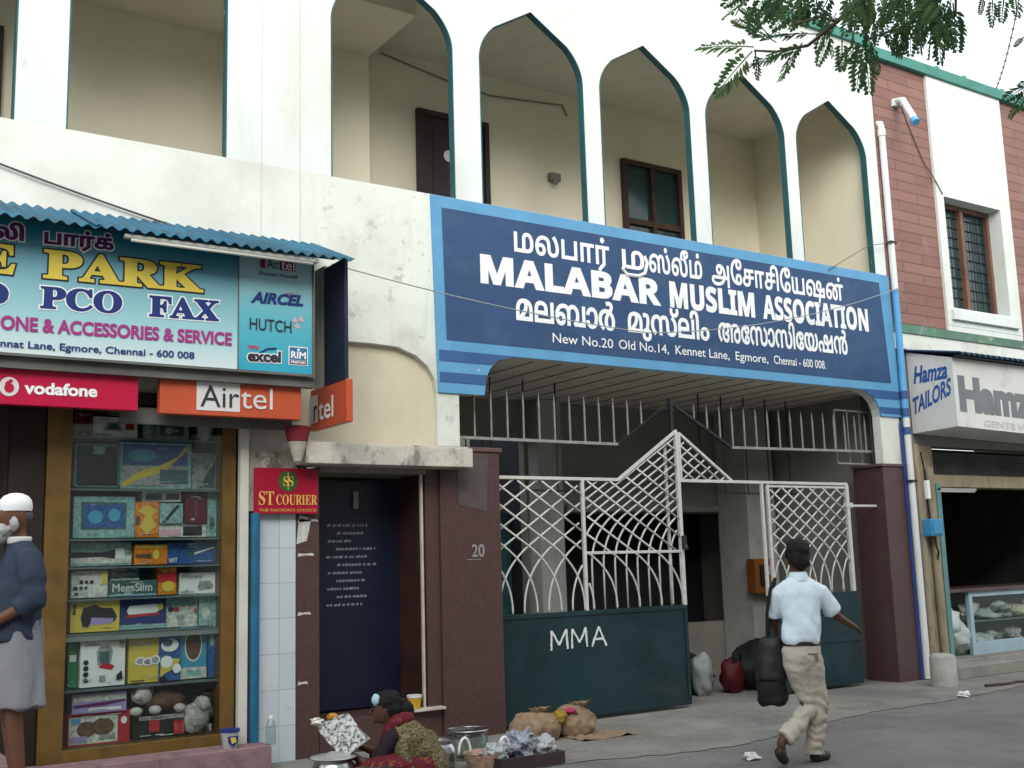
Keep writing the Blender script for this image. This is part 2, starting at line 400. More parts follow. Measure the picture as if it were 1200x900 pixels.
def text2d(s, x0, x1, z0, z1, cap, ref='H', bold=0.0, shear=0.0, grow=0.0):
    """outlines fitted between x0 and x1, baseline from z0 to z1, cap height cap; grow widens the strokes after fitting"""
    cs = embolden(glyphs(s, shear), bold)
    rc = glyphs(ref); ch = max(p[1] for c in rc for p in c)
    xs = [p[0] for c in cs for p in c]; a, b = min(xs), max(xs)
    k = (x1-x0)/(b-a); h = cap/ch
    cs = [[(x0+(x-a)*k, y*h) for x, y in c] for c in cs]
    cs = embolden(cs, grow)
    cs = [[(x, y + z0 + (z1-z0)*(x-x0)/(x1-x0)) for x, y in c] for c in cs]
    return fill(cs)
def text(mb, s, x0, x1, z0, cap, y, mi=0, z1=None, ref='H', bold=0.0, shear=0.0, grow=0.0, side=None):
    P, T = text2d(s, x0, x1, z0, z0 if z1 is None else z1, cap, ref, bold, shear, grow)
    if side is None: vs = [(p[0], y, p[1]) for p in P]
    else: vs = [(side, -p[0], p[1]) for p in P]          # reads along -Y on a face that looks towards -X
    return mb.add(vs, [tuple(int(i) for i in t) for t in T], mi)
def lettering(name, parent, mat, *a, **k):
    mb = MB(); text(mb, *a, **k); return mb.build(name, mat, parent)

def fuse(mb, voxel=.012, iters=6, fac=.5):
    """one continuous surface grown over overlapping volumes"""
    me = bpy.data.meshes.new('f'); me.from_pydata(mb.v, [], mb.f)
    bm = bmesh.new(); bm.from_mesh(me); bmesh.ops.recalc_face_normals(bm, faces=bm.faces); bm.to_mesh(me); bm.free()
    o = bpy.data.objects.new('f', me); COL.objects.link(o)
    r = o.modifiers.new('r', 'REMESH'); r.mode = 'VOXEL'; r.voxel_size = voxel; r.use_smooth_shade = True
    if iters:
        s = o.modifiers.new('s', 'SMOOTH'); s.iterations = iters; s.factor = fac
    dg = bpy.context.evaluated_depsgraph_get(); out = bpy.data.meshes.new_from_object(o.evaluated_get(dg))
    bpy.data.objects.remove(o); bpy.data.meshes.remove(me)
    return out
def loft(mb, rings, n=22, rot=0.0):
    """rings = (centre, rx, ry) stacked upward"""
    vs = []; fs = []; c_, s_ = math.cos(rot), math.sin(rot)
    for c, rx, ry in rings:
        for k in range(n):
            t = 2*math.pi*k/n; x = rx*math.cos(t); y = ry*math.sin(t)
            vs.append((c[0]+x*c_-y*s_, c[1]+x*s_+y*c_, c[2]))
    for i in range(len(rings)-1):
        for k in range(n): fs.append((i*n+k, i*n+(k+1)%n, (i+1)*n+(k+1)%n, (i+1)*n+k))
    fs.append(tuple(range(n))[::-1]); fs.append(tuple((len(rings)-1)*n+k for k in range(n)))
    return mb.add(vs, fs)
# ------------------------------------------------------------------ bodies
def skin(nodes, edges, root, sub=2):
    """continuous surface grown round a skeleton: nodes = {name: (co, radius or (rx, ry))}"""
    names = list(nodes); idx = {k: i for i, k in enumerate(names)}
    me = bpy.data.meshes.new('s'); me.from_pydata([tuple(nodes[k][0]) for k in names], [(idx[a], idx[b]) for a, b in edges], [])
    o = bpy.data.objects.new('s', me); COL.objects.link(o)
    m = o.modifiers.new('k', 'SKIN'); m.use_smooth_shade = True
    if not me.skin_vertices: me.attributes  # layer is made by the modifier
    bm = bmesh.new(); bm.from_mesh(me); lay = bm.verts.layers.skin.verify(); bm.verts.ensure_lookup_table()
    for i, k in enumerate(names):
        r = nodes[k][1]; bm.verts[i][lay].radius = (r, r) if isinstance(r, (int, float)) else r
        bm.verts[i][lay].use_root = (k == root)
    bm.to_mesh(me); bm.free()
    s = o.modifiers.new('d', 'SUBSURF'); s.levels = sub; s.render_levels = sub
    dg = bpy.context.evaluated_depsgraph_get(); out = bpy.data.meshes.new_from_object(o.evaluated_get(dg))
    bpy.data.objects.remove(o); bpy.data.meshes.remove(me)
    return out
def ruffle(me, amp, freq, stretch=(1,1,1), seed=0.0):
    me.update(); ns = [v.normal.copy() for v in me.vertices]
    for v, n in zip(me.vertices, ns):
        p = Vector((v.co.x*stretch[0], v.co.y*stretch[1], v.co.z*stretch[2]))*freq + Vector((seed, seed, seed))
        v.co += n * amp * (noise.noise(p) + .5*noise.noise(p*2.3))
    return me
def put(me, name, mat, parent, smooth=True):
    me.materials.clear(); me.materials.append(mat); me.name = name
    return link(name, me, parent, smooth)
def add_hand(N, E, key, wrist, fwd, nrm, size=.17, curl=.4, thumb=1):
    """palm and five fingers rooted at node `wrist`"""
    w = Vector(N[wrist][0]); f = Vector(fwd).normalized(); n = Vector(nrm); n = (n - f*n.dot(f)).normalized(); s = f.cross(n)
    k = size/.18
    pc = w + f*.045*k; N[key+'p'] = (pc, (.026*k, .016*k)); E.append((wrist, key+'p'))
    for i, (off, ln) in enumerate(((-.027, .062), (-.009, .075), (.009, .080), (.027, .070))):
        a = pc + f*.05*k + s*off*k; d1 = (f*math.cos(curl*.6) + n*math.sin(curl*.6)); d2 = (f*math.cos(curl*1.5) + n*math.sin(curl*1.5))
        b = a + d1*ln*.5*k; c = b + d2*ln*.5*k
        N[f'{key}{i}a'] = (a, .0095*k); N[f'{key}{i}b'] = (b, .0085*k); N[f'{key}{i}c'] = (c, .0065*k)
        E += [(key+'p', f'{key}{i}a'), (f'{key}{i}a', f'{key}{i}b'), (f'{key}{i}b', f'{key}{i}c')]
    a = pc + s*.034*k*thumb + f*.005*k; b = a + (s*thumb*.6 + f + n*.4).normalized()*.035*k; c = b + (f + n*.5).normalized()*.028*k
    N[key+'ta'] = (a, .011*k); N[key+'tb'] = (b, .010*k); N[key+'tc'] = (c, .007*k)
    E += [(key+'p', key+'ta'), (key+'ta', key+'tb'), (key+'tb', key+'tc')]
LEAVES = [(3.764, -5.914, 3.97, 3.624, -5.698, 4.048), (3.592, -6.062, 3.846, 3.465, -5.945, 3.68), (3.606, -6.067, 3.847, 3.659, -6.019, 3.754), (3.994, -5.933, 3.989, 3.979, -5.883, 3.875), (3.726, -6.088, 3.909, 3.542, -6.012, 4.026), (3.68, -6.082, 3.941, 3.548, -6.054, 4.057), (3.66, -6.304, 3.782, 3.559, -6.183, 3.775), (4.184, -5.954, 4.122, 3.948, -5.75, 4.166), (4.015, -5.989, 4.021, 3.926, -5.912, 3.859), (3.972, -5.988, 3.982, 3.879, -5.782, 3.98), (4.048, -6.134, 4.025, 4.05, -6.044, 3.906), (3.985, -6.245, 3.92, 4.043, -6.186, 3.819), (4.277, -6.112, 4.033, 4.181, -6.052, 3.912), (3.825, -6.489, 3.777, 3.934, -6.408, 3.612), (4.322, -6.143, 4.032, 4.386, -6.129, 3.906), (4.023, -6.34, 3.903, 4.093, -6.218, 3.734), (3.917, -6.51, 3.817, 3.95, -6.576, 3.706), (3.974, -6.586, 3.838, 3.995, -6.509, 3.751), (4.054, -6.559, 3.883, 4.041, -6.554, 3.743), (4.321, -6.496, 4.048, 4.452, -6.363, 3.906), (4.094, -6.677, 3.92, 4.198, -6.59, 3.739), (4.197, -6.679, 3.96, 4.327, -6.594, 3.822), (4.29, -6.589, 4.012, 4.319, -6.634, 3.877), (4.019, -6.658, 3.883, 3.952, -6.663, 3.734), (4.16, -6.516, 3.956, 4.143, -6.44, 3.822), (4.136, -6.902, 3.867, 4.14, -6.881, 3.757), (4.255, -6.881, 3.909, 4.328, -6.814, 3.855), (4.169, -6.981, 3.84, 4.285, -6.911, 3.826), (4.306, -6.759, 3.979, 4.335, -6.715, 3.933), (4.507, -6.8, 3.601, 4.53, -6.668, 3.597), (4.742, -6.661, 3.679, 4.736, -6.563, 3.596), (4.512, -6.798, 3.616, 4.535, -6.737, 3.632), (4.689, -6.699, 3.915, 4.657, -6.666, 3.879), (4.122, -6.232, 4.142, 4.203, -6.088, 4.078), (4.088, -6.535, 4.079, 4.015, -6.444, 3.944), (3.832, -6.475, 4.007, 3.933, -6.444, 3.921), (4.305, -6.518, 4.073, 4.411, -6.425, 4.033), (4.358, -6.337, 4.097, 4.335, -6.305, 3.947), (3.94, -6.667, 3.976, 3.939, -6.667, 3.844), (3.81, -6.523, 4.014, 3.896, -6.479, 3.931), (4.392, -6.372, 4.088, 4.511, -6.277, 3.985), (3.917, -6.493, 3.925, 3.997, -6.37, 3.835), (4.084, -6.699, 3.995, 4.047, -6.614, 3.917), (4.379, -6.554, 4.084, 4.329, -6.563, 3.947), (3.843, -6.627, 3.914, 3.903, -6.507, 3.851), (4.009, -6.549, 3.906, 4.024, -6.521, 3.761), (4.279, -6.539, 3.965, 4.337, -6.486, 3.894), (3.933, -6.774, 3.776, 3.954, -6.783, 3.651), (4.107, -6.576, 4.039, 4.155, -6.556, 3.925), (3.819, -6.505, 4.019, 3.893, -6.464, 3.893), (4.201, -6.054, 4.195, 4.179, -6.0, 4.098), (4.046, -6.327, 4.038, 4.025, -6.37, 3.914), (3.97, -6.61, 4.015, 4.033, -6.559, 3.939), (4.003, -6.738, 3.807, 4.098, -6.626, 3.718), (4.227, -6.214, 4.267, 4.175, -6.224, 4.144), (4.218, -6.131, 4.239, 4.217, -6.104, 4.137), (4.082, -6.113, 4.125, 4.126, -5.978, 4.016), (4.092, -6.7, 3.95, 4.137, -6.616, 3.869), (4.23, -6.438, 4.068, 4.309, -6.342, 3.984), (4.094, -6.723, 3.917, 4.154, -6.623, 3.834), (4.24, -6.146, 4.259, 4.34, -6.117, 4.153), (4.098, -6.477, 4.119, 4.04, -6.453, 3.975), (3.906, -6.243, 4.067, 3.9, -6.226, 3.971), (4.255, -6.411, 4.11, 4.319, -6.352, 4.028), (4.207, -6.494, 4.011, 4.11, -6.426, 3.916), (4.254, -6.437, 4.008, 4.267, -6.329, 3.925), (3.919, -6.628, 3.946, 3.987, -6.508, 3.903), (4.13, -6.32, 4.095, 4.056, -6.286, 3.964), (4.412, -6.41, 4.235, 4.378, -6.394, 4.075), (3.904, -6.454, 4.039, 3.984, -6.406, 3.97), (4.02, -6.277, 4.114, 4.058, -6.239, 4.035), (4.095, -6.317, 4.134, 4.137, -6.301, 4.021), (4.079, -6.686, 3.988, 4.025, -6.646, 3.853), (3.955, -6.782, 3.863, 3.978, -6.676, 3.818), (4.227, -6.368, 4.173, 4.291, -6.33, 4.043), (4.091, -6.221, 4.188, 4.119, -6.21, 4.051), (4.043, -6.677, 3.952, 3.999, -6.595, 3.865), (4.397, -6.431, 4.176, 4.316, -6.407, 4.033), (4.053, -6.416, 4.064, 4.06, -6.444, 3.946), (4.069, -6.094, 4.116, 4.11, -6.085, 3.951), (3.983, -6.468, 3.927, 4.018, -6.476, 3.822), (4.21, -6.516, 3.985, 4.291, -6.441, 3.902), (3.915, -6.431, 4.032, 3.951, -6.301, 4.0), (3.877, -6.655, 3.927, 3.873, -6.671, 3.826), (3.99, -6.766, 3.839, 3.979, -6.797, 3.672), (4.394, -6.499, 4.087, 4.408, -6.343, 4.002), (3.775, -6.459, 3.988, 3.753, -6.459, 3.853), (4.024, -6.424, 3.959, 4.089, -6.348, 3.887), (4.19, -6.185, 4.122, 4.25, -6.078, 4.019), (4.068, -6.361, 4.131, 4.032, -6.342, 3.972), (3.918, -6.339, 3.995, 3.928, -6.362, 3.833), (4.189, -6.595, 4.089, 4.238, -6.535, 3.97), (3.738, -6.404, 4.008, 3.686, -6.352, 3.887), (3.888, -5.965, 4.249, 3.84, -6.011, 4.129), (3.798, -5.879, 4.305, 3.792, -5.708, 4.288), (4.123, -6.008, 4.248, 4.046, -5.894, 4.153), (3.736, -6.054, 4.184, 3.729, -5.949, 4.099), (3.844, -6.077, 4.198, 3.874, -5.901, 4.176), (3.767, -5.936, 4.22, 3.761, -5.927, 4.109), (3.836, -5.856, 4.32, 3.814, -5.766, 4.222), (3.873, -6.138, 4.175, 3.952, -6.076, 4.095), (3.471, -6.338, 3.973, 3.516, -6.231, 3.909), (3.83, -6.013, 4.186, 3.817, -5.945, 4.109), (3.783, -6.105, 4.131, 3.715, -5.987, 4.052), (3.586, -6.229, 4.001, 3.643, -6.219, 3.915), (3.6, -6.409, 3.932, 3.57, -6.316, 3.857), (3.753, -5.946, 4.182, 3.771, -5.898, 4.058), (3.864, -6.146, 4.137, 3.972, -6.044, 4.085), (3.87, -5.831, 4.293, 3.731, -5.752, 4.192), (3.965, -6.06, 4.276, 3.92, -5.924, 4.232), (3.588, -6.418, 3.988, 3.512, -6.308, 3.885), (3.537, -6.144, 4.03, 3.496, -6.156, 3.878), (3.883, -6.199, 4.127, 3.985, -6.123, 4.102), (3.721, -6.258, 4.064, 3.803, -6.176, 4.033), (3.932, -6.067, 4.161, 3.809, -5.993, 4.053)]
TWIGS = [[(4.316, -6.966, 4.21), (4.165, -6.649, 4.139), (4.036, -6.445, 4.118), (3.983, -6.324, 4.057), (3.959, -6.25, 4.001), (3.899, -6.12, 3.924), (3.808, -6.01, 3.917), (3.734, -5.94, 3.934)], [(4.165, -6.649, 4.139), (4.199, -6.581, 4.005), (4.16, -6.468, 3.936), (4.06, -6.311, 3.91)], [(3.983, -6.324, 4.057), (4.046, -6.327, 3.955), (4.071, -6.316, 3.897)], [(3.959, -6.25, 4.001), (3.899, -6.197, 4.03), (3.822, -6.094, 4.013)], [(4.165, -6.649, 4.139), (4.246, -6.665, 4.019), (4.275, -6.635, 3.933)], [(4.316, -6.966, 4.21), (4.346, -6.865, 4.059), (4.363, -6.802, 3.961)], [(4.571, -6.95, 3.713), (4.543, -6.842, 3.645), (4.527, -6.788, 3.61)]]
# ================================================================== ground
road = struct(MB().quad((-150,-150,0),(150,-150,0),(150,150,0),(-150,150,0)).build('road', asphalt))
mb = MB()
base_ = [(-6,-.9),(3,-1.5),(4.6,-1.72),(5.86,-1.78),(6.7,-2.06),(7.2,-2.04),(7.7,-1.95),(8.4,-1.72),(9.2,-1.55),(10.2,-1.50),(11.2,-1.46),(12.4,-1.3),(14,-1.2),(20,-1.1)]
apron = []
for (xa, ya), (xb, yb) in zip(base_, base_[1:]):
    n = max(2, int((xb-xa)/.05))
    for i in range(n):
        x = xa+(xb-xa)*i/n; y = ya+(yb-ya)*i/n
        apron.append((x, y + .07*noise.noise(Vector((x*1.7,0,0))) + .045*noise.noise(Vector((x*6,3,0))) + .025*noise.noise(Vector((x*19,7,0)))))
apron += [(20,-1.1),(20,6),(-6,6)]
P, T = fill([apron]); mb.add([(x, y, .006) for x, y in P], [tuple(int(i) for i in t) for t in T])
struct(mb.build('pavement', concrete))

# ================================================================== the association building
AB = thing('association_building', 'long white two storey building with a row of pointed arches over a gated porch', 'building', (5.5, 1, 0))
HOLE_BOTTOM = 5.275
def arch(cx, hw=.685, spring=6.88, apex=7.56):
    right = [(hw, HOLE_BOTTOM), (hw, spring)]
    # quarter bend, then a straight run to the point
    b0, b1, b2 = Vector((hw, spring)), Vector((hw-.01, spring+.21)), Vector((hw-.20, spring+.385))
    for i in range(1, 9):
        t = i/8; p = b0*(1-t)**2 + b1*2*t*(1-t) + b2*t*t; right.append((p.x, p.y))
    out = [(cx+x, z) for x, z in right] + [(cx, apex)] + [(cx-x, z) for x, z in right[::-1]]
    return out
ARCH = [.84, 2.61, 5.0, 6.69, 8.29, 9.91, 11.49]
def arc(cx, cz, r, a0, a1, n=8): return [(cx+r*math.cos(R(a0+(a1-a0)*i/n)), cz+r*math.sin(R(a0+(a1-a0)*i/n))) for i in range(n+1)]
porch_r = [(12.02,3.36),(12.0,3.45),(11.95,3.54),(11.87,3.61),(11.76,3.66),(11.6,3.69)]
porch_l = [(6.36,3.69),(6.2,3.665),(6.1,3.615),(6.03,3.54),(5.985,3.45),(5.955,3.28)]
niche_l = [(5.42,3.27),(5.40,3.40),(5.33,3.52),(5.2,3.62),(5.0,3.69),(4.76,3.70),(3.93,3.70)]
outer = [(4.0,HOLE_BOTTOM),(12.40,HOLE_BOTTOM),(12.40,2.74),(12.02,2.74)] + porch_r + porch_l + [(5.67,3.28),(5.67,2.74),(5.42,2.74)] + niche_l[:-1] + [(4.0,3.70)]
mb = MB(); plate(mb, outer, (), 0.0, .12)
mb.build('parapet', parapet_wall, AB)
mb = MB(); plate(mb, [(-3,3.0),(-3,HOLE_BOTTOM),(4.0,HOLE_BOTTOM),(4.0,3.70),(3.93,3.70),(3.93,3.0)], (), 0.0, .12)
mb.build('parapet', cleaner_parapet, AB)
up = [(-3,8.95),(-3,HOLE_BOTTOM)]
for c in ARCH: up += arch(c)[::-1]
up += [(12.40,HOLE_BOTTOM),(12.40,8.52),(10.35,8.52),(10.35,8.95)]
mb = MB(); plate(mb, up, (), 0.0, .09)
mb.build('arcade_wall', white_wall, AB)
mb = MB()
for c in ARCH:
    a = arch(c, .683, 6.88, 7.557)
    n = len(a)
    inner = [(c+(x-c)*.985, z-.004 if z > 6.5 else z) for x, z in a]
    vs = []; fs = []
    for (x, z), (x2, z2) in zip(a, inner): vs += [(x, -.004, z), (x, .087, z), (x2, .087, z2), (x2, -.004, z2)]
    for i in range(n-1):
        for k in range(4): fs.append((i*4+k, i*4+(k+1) % 4, (i+1)*4+(k+1) % 4, (i+1)*4+k))
    MB().add(vs, fs).build('arch_trim', teal, AB)
# projecting pilaster strips and grooves on the wide pier
mb = MB(); mb.box(3.62,3.626,-.004,.01,4.5,8.9); mb.box(3.995,4.004,-.004,.01,4.35,8.9)
mb.build('pier_joints', M('wall_crack_stain', (.55,.55,.49), .9), AB)
# balcony
mb = MB(); mb.box(-3,12.4,2.1,2.25,5.0,8.0); mb.box(12.24,12.4,.122,2.1,5.0,8.0); mb.build('balcony_back_wall', balcony_cream, AB)
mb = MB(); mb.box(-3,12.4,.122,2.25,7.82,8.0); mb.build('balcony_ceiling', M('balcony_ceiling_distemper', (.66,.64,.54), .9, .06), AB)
mb = MB(); mb.box(-3,12.4,.122,2.25,4.85,5.0); mb.build('balcony_floor', concrete, AB)
mb = MB(); mb.box(5.10,5.60,1.75,2.098,5.0,7.82); mb.build('balcony_pier', balcony_cream, AB)
mb = MB(); mb.box(-3,5.60,.6,2.098,7.50,7.82); mb.build('balcony_beam', balcony_cream, AB)
def opening_door(name, x0, x1, z1, leafmat, window=False):
    d = MB(); w = .07
    zb = 5.0 if not window else 5.55
    d.box(x0-w,x0,2.03,2.098,zb,z1+w); d.box(x1,x1+w,2.03,2.098,zb,z1+w); d.box(x0,x1,2.03,2.098,z1,z1+w)
    f = d.build(name, darkwood if not window else brownwood, AB)
    if not window:
        mb = MB(); mb.box(x0+.004,x1-.004,2.06,2.09,zb,z1-.004); mb.box(x0+.15,x1-.15,2.05,2.06,6.0,6.9); mb.box(x0+.15,x1-.15,2.05,2.06,5.2,5.85); mb.build('leaf', leafmat, f)
    else:
        xm = (x0+x1)/2
        mb = MB(); mb.box(xm-.035,xm+.035,2.035,2.09,zb,z1); mb.box(x0,xm-.035,2.04,2.09,zb+.62,zb+.70); mb.box(xm+.035,x1,2.04,2.09,zb+.62,zb+.70); mb.build('mullion', brownwood, f)
        MB().box(x0,x1,2.088,2.096,zb,z1).build('pane', winglass, f)
    return f
d = opening_door('balcony_door', 6.47, 7.36, 7.08, darkwood)
mb = MB(); mb.lathe((0,0,0), [(0,.0),(.07,.0),(.075,.01),(0,.012)], 16)
mb.v = [(6.83+x, 2.045-z, 6.60+y) for x,y,z in mb.v]; mb.build('round_notice', pr_white, d)
opening_door('balcony_window', 9.68, 10.62, 7.02, winglass, True)
opening_door('balcony_window', 1.0, 1.66, 6.95, winglass, True)
mb = MB(); mb.box(8.37,8.53,2.02,2.098,6.56,6.66); mb.box(8.40,8.46,2.0,2.03,6.50,6.58); mb.build('switch_box', M('bakelite', (.22,.20,.17), .5), AB)
mb = MB(); mb.tube([(5.93,2.08,7.76),(6.85,2.08,7.61),(7.5,2.08,7.55),(8.64,2.08,7.66),(8.72,2.08,7.52)], .012, 6); mb.build('surface_conduit', M('conduit_grey', (.25,.24,.2), .7), AB)
# parapet coping in green over the right half, roof and rear
mb = MB(); mb.box(10.35,12.40,-.05,.16,8.52,8.66); mb.build('green_coping', M('green_enamel_coping', (.06,.22,.18), .55, .15, 3, [((.45,.47,.43), 6, .62, .72, 1, .7)]), AB)
mb = MB(); mb.box(-3,12.4,.122,2.6,8.0,8.15); mb.build('roof', concrete, AB)

# recessed plaster panel, ledge and granite below it
mb = MB(); mb.box(3.5,5.55,.07,.12,2.55,3.74); mb.build('recessed_panel', cream, AB)
mb = MB(); mb.box(3.93,5.63,-.30,.068,2.52,2.70); mb.box(3.95,5.60,-.27,-.0,2.70,2.715); mb.build('ledge', ledge_m, AB, bevel=.012)
mb = MB(); mb.box(5.42,6.10,-.03,.48,0,2.70); mb.box(5.27,5.42,-.0,.48,0,2.52)
pl_ = mb.build('gate_pillar', granite, AB, bevel=.008)
mb = MB(); mb.box(5.40,6.13,-.045,.50,2.702,2.745); mb.build('cap', granite_cap, pl_, bevel=.006)
mb = MB(); text(mb, '20', 5.755, 5.90, 1.685, .115, -.036, bold=.02); mb.build('house_number', M('number_grey', (.26,.25,.24), .6), pl_)
mb = MB(); mb.box(5.70,5.86,-.035,-.031,1.655,1.662); mb.build('number_rule', MATS['number_grey'], pl_)
mb = MB(); sheet(mb, [(5.62,2.18),(5.94,2.12),(5.97,2.68),(5.60,2.70)], -.034); mb.build('torn_poster_patch', M('paste_residue', (.085,.066,.06), .7, .2, 6), pl_)
mb = MB(); mb.box(11.97,12.42,-.02,.46,0,2.70); pr_ = mb.build('gate_pillar', granite, AB, bevel=.008)
mb = MB(); mb.box(11.94,12.43,-.035,.48,2.702,2.74); mb.build('cap', granite_cap, pr_, bevel=.006)
mb = MB(); mb.box(3.953,4.18,-.01,.3,0,2.50); lj = mb.build('granite_jamb', granite, AB, bevel=.006)
tornp = M('torn_paper', (.50,.50,.45), .9, .2, 30)
for z, w in ((2.02,.2),(1.72,.16),(1.21,.13),(.62,.1)):
    mb = MB(); sheet(mb, [(3.97,z),(3.97+w*.5,z+.012),(3.97+w,z+.008),(3.97+w*.9,z+.032),(3.97+w*.4,z+.026),(3.98,z+.034)], -.014); mb.build('torn_paper_bit', tornp, lj)
mb = MB(); sheet(mb, [(3.96,1.83),(4.06,1.86),(4.10,2.05),(3.99,2.09)], -.014); mb.build('torn_paper_bit', tornp, lj)
mb = MB(); plate(mb, [(3.62,0),(3.95,0),(3.95,3.0),(3.62,3.0)], (), -.02, .3); tp = mb.build('tiled_pier', whitetiles, AB)
mb = MB(); mb.box(3.50,3.955,-.035,.3,2.12,2.85); mb.build('peeling_poster_pier', M('peeling_poster', (.42,.40,.35), .9, .2, 4, [((.16,.13,.1), 5, .5, .62, 1, .9), ((.6,.6,.55), 9, .56, .62, 1, .8)], .3, 15), AB)
# niche with the dark blue board
mb = MB(); mb.box(4.18,5.27,.52,.60,0,2.52); mb.box(4.10,4.178,.3,.52,0,2.52); mb.build('niche_wall', lobby_dark, AB)
mb = MB(); mb.box(5.232,5.268,.02,.515,.30,2.47); mb.build('niche_jamb_lining', M('red_brown_lining', (.045,.02,.015), .5, .25, 3), AB)
mb = MB(); mb.box(4.18,5.27,-.02,.518,2.47,2.518); mb.build('niche_lintel', M('niche_lintel_plaster', (.22,.2,.16), .9, .2, 3), AB)
mb = MB(); mb.box(5.215,5.235,-.015,.015,.32,2.468); mb.build('cream_edge_strip', M('edge_strip_cream', (.50,.46,.38), .7, .2, 6), AB)
mb = MB(); mb.box(4.18,5.27,-.02,.518,0,.30); mb.build('niche_plinth', granite, AB, bevel=.006)
mb = MB(); mb.box(5.05,5.40,-.10,.04,.30,.325); mb.build('small_stone_shelf', ledge_m, AB, bevel=.005)

# porch: ceiling, rear wall, court beyond
mb = MB(); mb.box(5.45,12.4,.122,2.9,3.70,3.85); pc = mb.build('porch_ceiling', soffit_m, AB)
mb = MB()
x = 5.6
while x < 12.3:
    mb.box(x, x+.014, .13, 2.6, 3.693, 3.699); x += .36
mb.build('ceiling_joints', soffit_line, pc)
mb = MB()
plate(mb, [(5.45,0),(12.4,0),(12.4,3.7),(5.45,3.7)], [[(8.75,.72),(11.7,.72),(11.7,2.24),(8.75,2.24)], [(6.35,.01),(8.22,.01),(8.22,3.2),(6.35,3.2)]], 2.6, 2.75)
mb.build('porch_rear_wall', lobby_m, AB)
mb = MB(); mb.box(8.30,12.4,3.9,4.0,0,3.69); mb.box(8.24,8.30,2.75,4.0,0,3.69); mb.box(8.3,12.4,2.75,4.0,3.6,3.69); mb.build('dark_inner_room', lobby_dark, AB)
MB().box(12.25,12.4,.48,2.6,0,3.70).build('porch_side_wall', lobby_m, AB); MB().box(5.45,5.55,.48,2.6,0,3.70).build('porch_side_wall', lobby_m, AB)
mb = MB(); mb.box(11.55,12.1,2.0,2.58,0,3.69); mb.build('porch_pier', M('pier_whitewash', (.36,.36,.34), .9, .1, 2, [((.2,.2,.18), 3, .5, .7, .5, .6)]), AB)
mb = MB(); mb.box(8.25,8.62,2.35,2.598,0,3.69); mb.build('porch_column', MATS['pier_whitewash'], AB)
mb = MB(); mb.box(8.8,11.5,2.50,2.598,2.26,2.34); mb.build('lintel_beam', lobby_m, AB)
mb = MB(); mb.box(5.0,14,5.2,5.35,0,4.2); mb.build('court_wall', M('court_whitewash', (.78,.80,.78), .9, .05), AB)
mb = MB(); mb.box(7.55,8.22,3.0,3.06,0,2.25); cd = mb.build('court_door', tealdoor, AB)
mb = MB(); mb.box(7.63,8.14,2.985,3.0,1.2,2.1); mb.box(7.63,8.14,2.985,3.0,.2,1.05); mb.build('door_panel', M('teal_panel', (.04,.13,.14), .5), cd)
mb = MB(); mb.box(6.35,7.5,3.0,3.06,0,1.55); mb.build('court_screen', M('rusty_brown_screen', (.12,.06,.05), .8, .3, 3), AB)
for x in (7.0,7.25,7.5,7.75,8.0): MB().bar((x,3.3,2.2),(x,3.3,3.3),.015).build('court_bar', darkiron, AB)
mb = MB(); mb.box(5.5,9,3.29,3.31,2.35,2.37); mb.box(5.5,9,3.29,3.31,3.0,3.02); mb.build('court_rail', darkiron, AB)
# body of the building behind the shop
mb = MB(); mb.box(-3,-2.9,.122,4,0,8); mb.box(-3,5.45,3.2,3.3,0,5); mb.build('rear_wall', lobby_m, AB)
mb = MB(); mb.box(3.42,3.62,.3,3.2,0,3.1); mb.box(3.62,4.1,.3,.42,0,3.0); mb.build('party_wall', lobby_m, AB)

# ------------------------------------------------------------------ painted name board on the parapet
SB = thing('name_board', 'wide navy blue board with white lettering in three scripts above the gate', 'sign', (8.9, 0, 3.3))
so = [(5.38,5.265),(5.43,3.272)] + [(5.956,3.272)] + [(x-.002, z+.002) for x, z in porch_l[::-1]][1:] + [(x+.002, z+.002) for x, z in porch_r[::-1]] + [(12.03,3.355),(12.44,3.355),(12.40,5.265)]
mb = MB(); plate(mb, so, (), -.022, -.002); mb.build('board', bluetrim, SB)
mb = MB(); sheet(mb, [(5.50,5.145),(12.19,5.145),(12.27,3.80),(5.53,3.80)], -.027); mb.build('navy_field', navy, SB)
for q in ([(5.44,3.585),(6.055,3.585),(6.14,3.645),(6.36,3.694),(5.44,3.694)], [(5.445,3.375),(5.965,3.375),(5.985,3.475),(5.445,3.475)],
          [(12.43,3.585),(11.915,3.585),(11.83,3.645),(11.65,3.694),(12.43,3.694)], [(12.435,3.395),(12.022,3.395),(12.0,3.475),(12.435,3.475)]):
    mb = MB(); sheet(mb, q, -.027); mb.build('corner_stripe', stripe, SB)
def word(name, par, mat, *a, **k): return lettering(name, par, mat, *a, **k)
word('tamil_word', SB, letterw, 'மலபார்', 6.359, 7.62, 4.812, .205, -.031, ref='ம', bold=.022)
mb = MB(); text(mb, 'ம', 7.80, 8.12, 4.815, .205, -.031, ref='ம', bold=.022)
mb.tube([(8.12,-.032,4.98),(8.16,-.032,4.90),(8.12,-.032,4.78),(8.02,-.032,4.735),(7.86,-.032,4.735),(7.80,-.032,4.79),(7.845,-.032,4.835)], .022, 6)
text(mb, 'ஸ்லீம்', 8.19, 9.00, 4.818, .205, -.031, ref='ம', bold=.022); mb.build('tamil_word', letterw, SB)
word('tamil_word', SB, letterw, 'அேசாசிேயஷன்', 9.15, 11.456, 4.822, .205, -.031, ref='ம', bold=.022)
word('english_word', SB, letterw, '𝗠𝗔𝗟𝗔𝗕𝗔𝗥', 5.937, 8.345, 4.430, .282, -.031, z1=4.440, ref='𝗛', bold=.030)
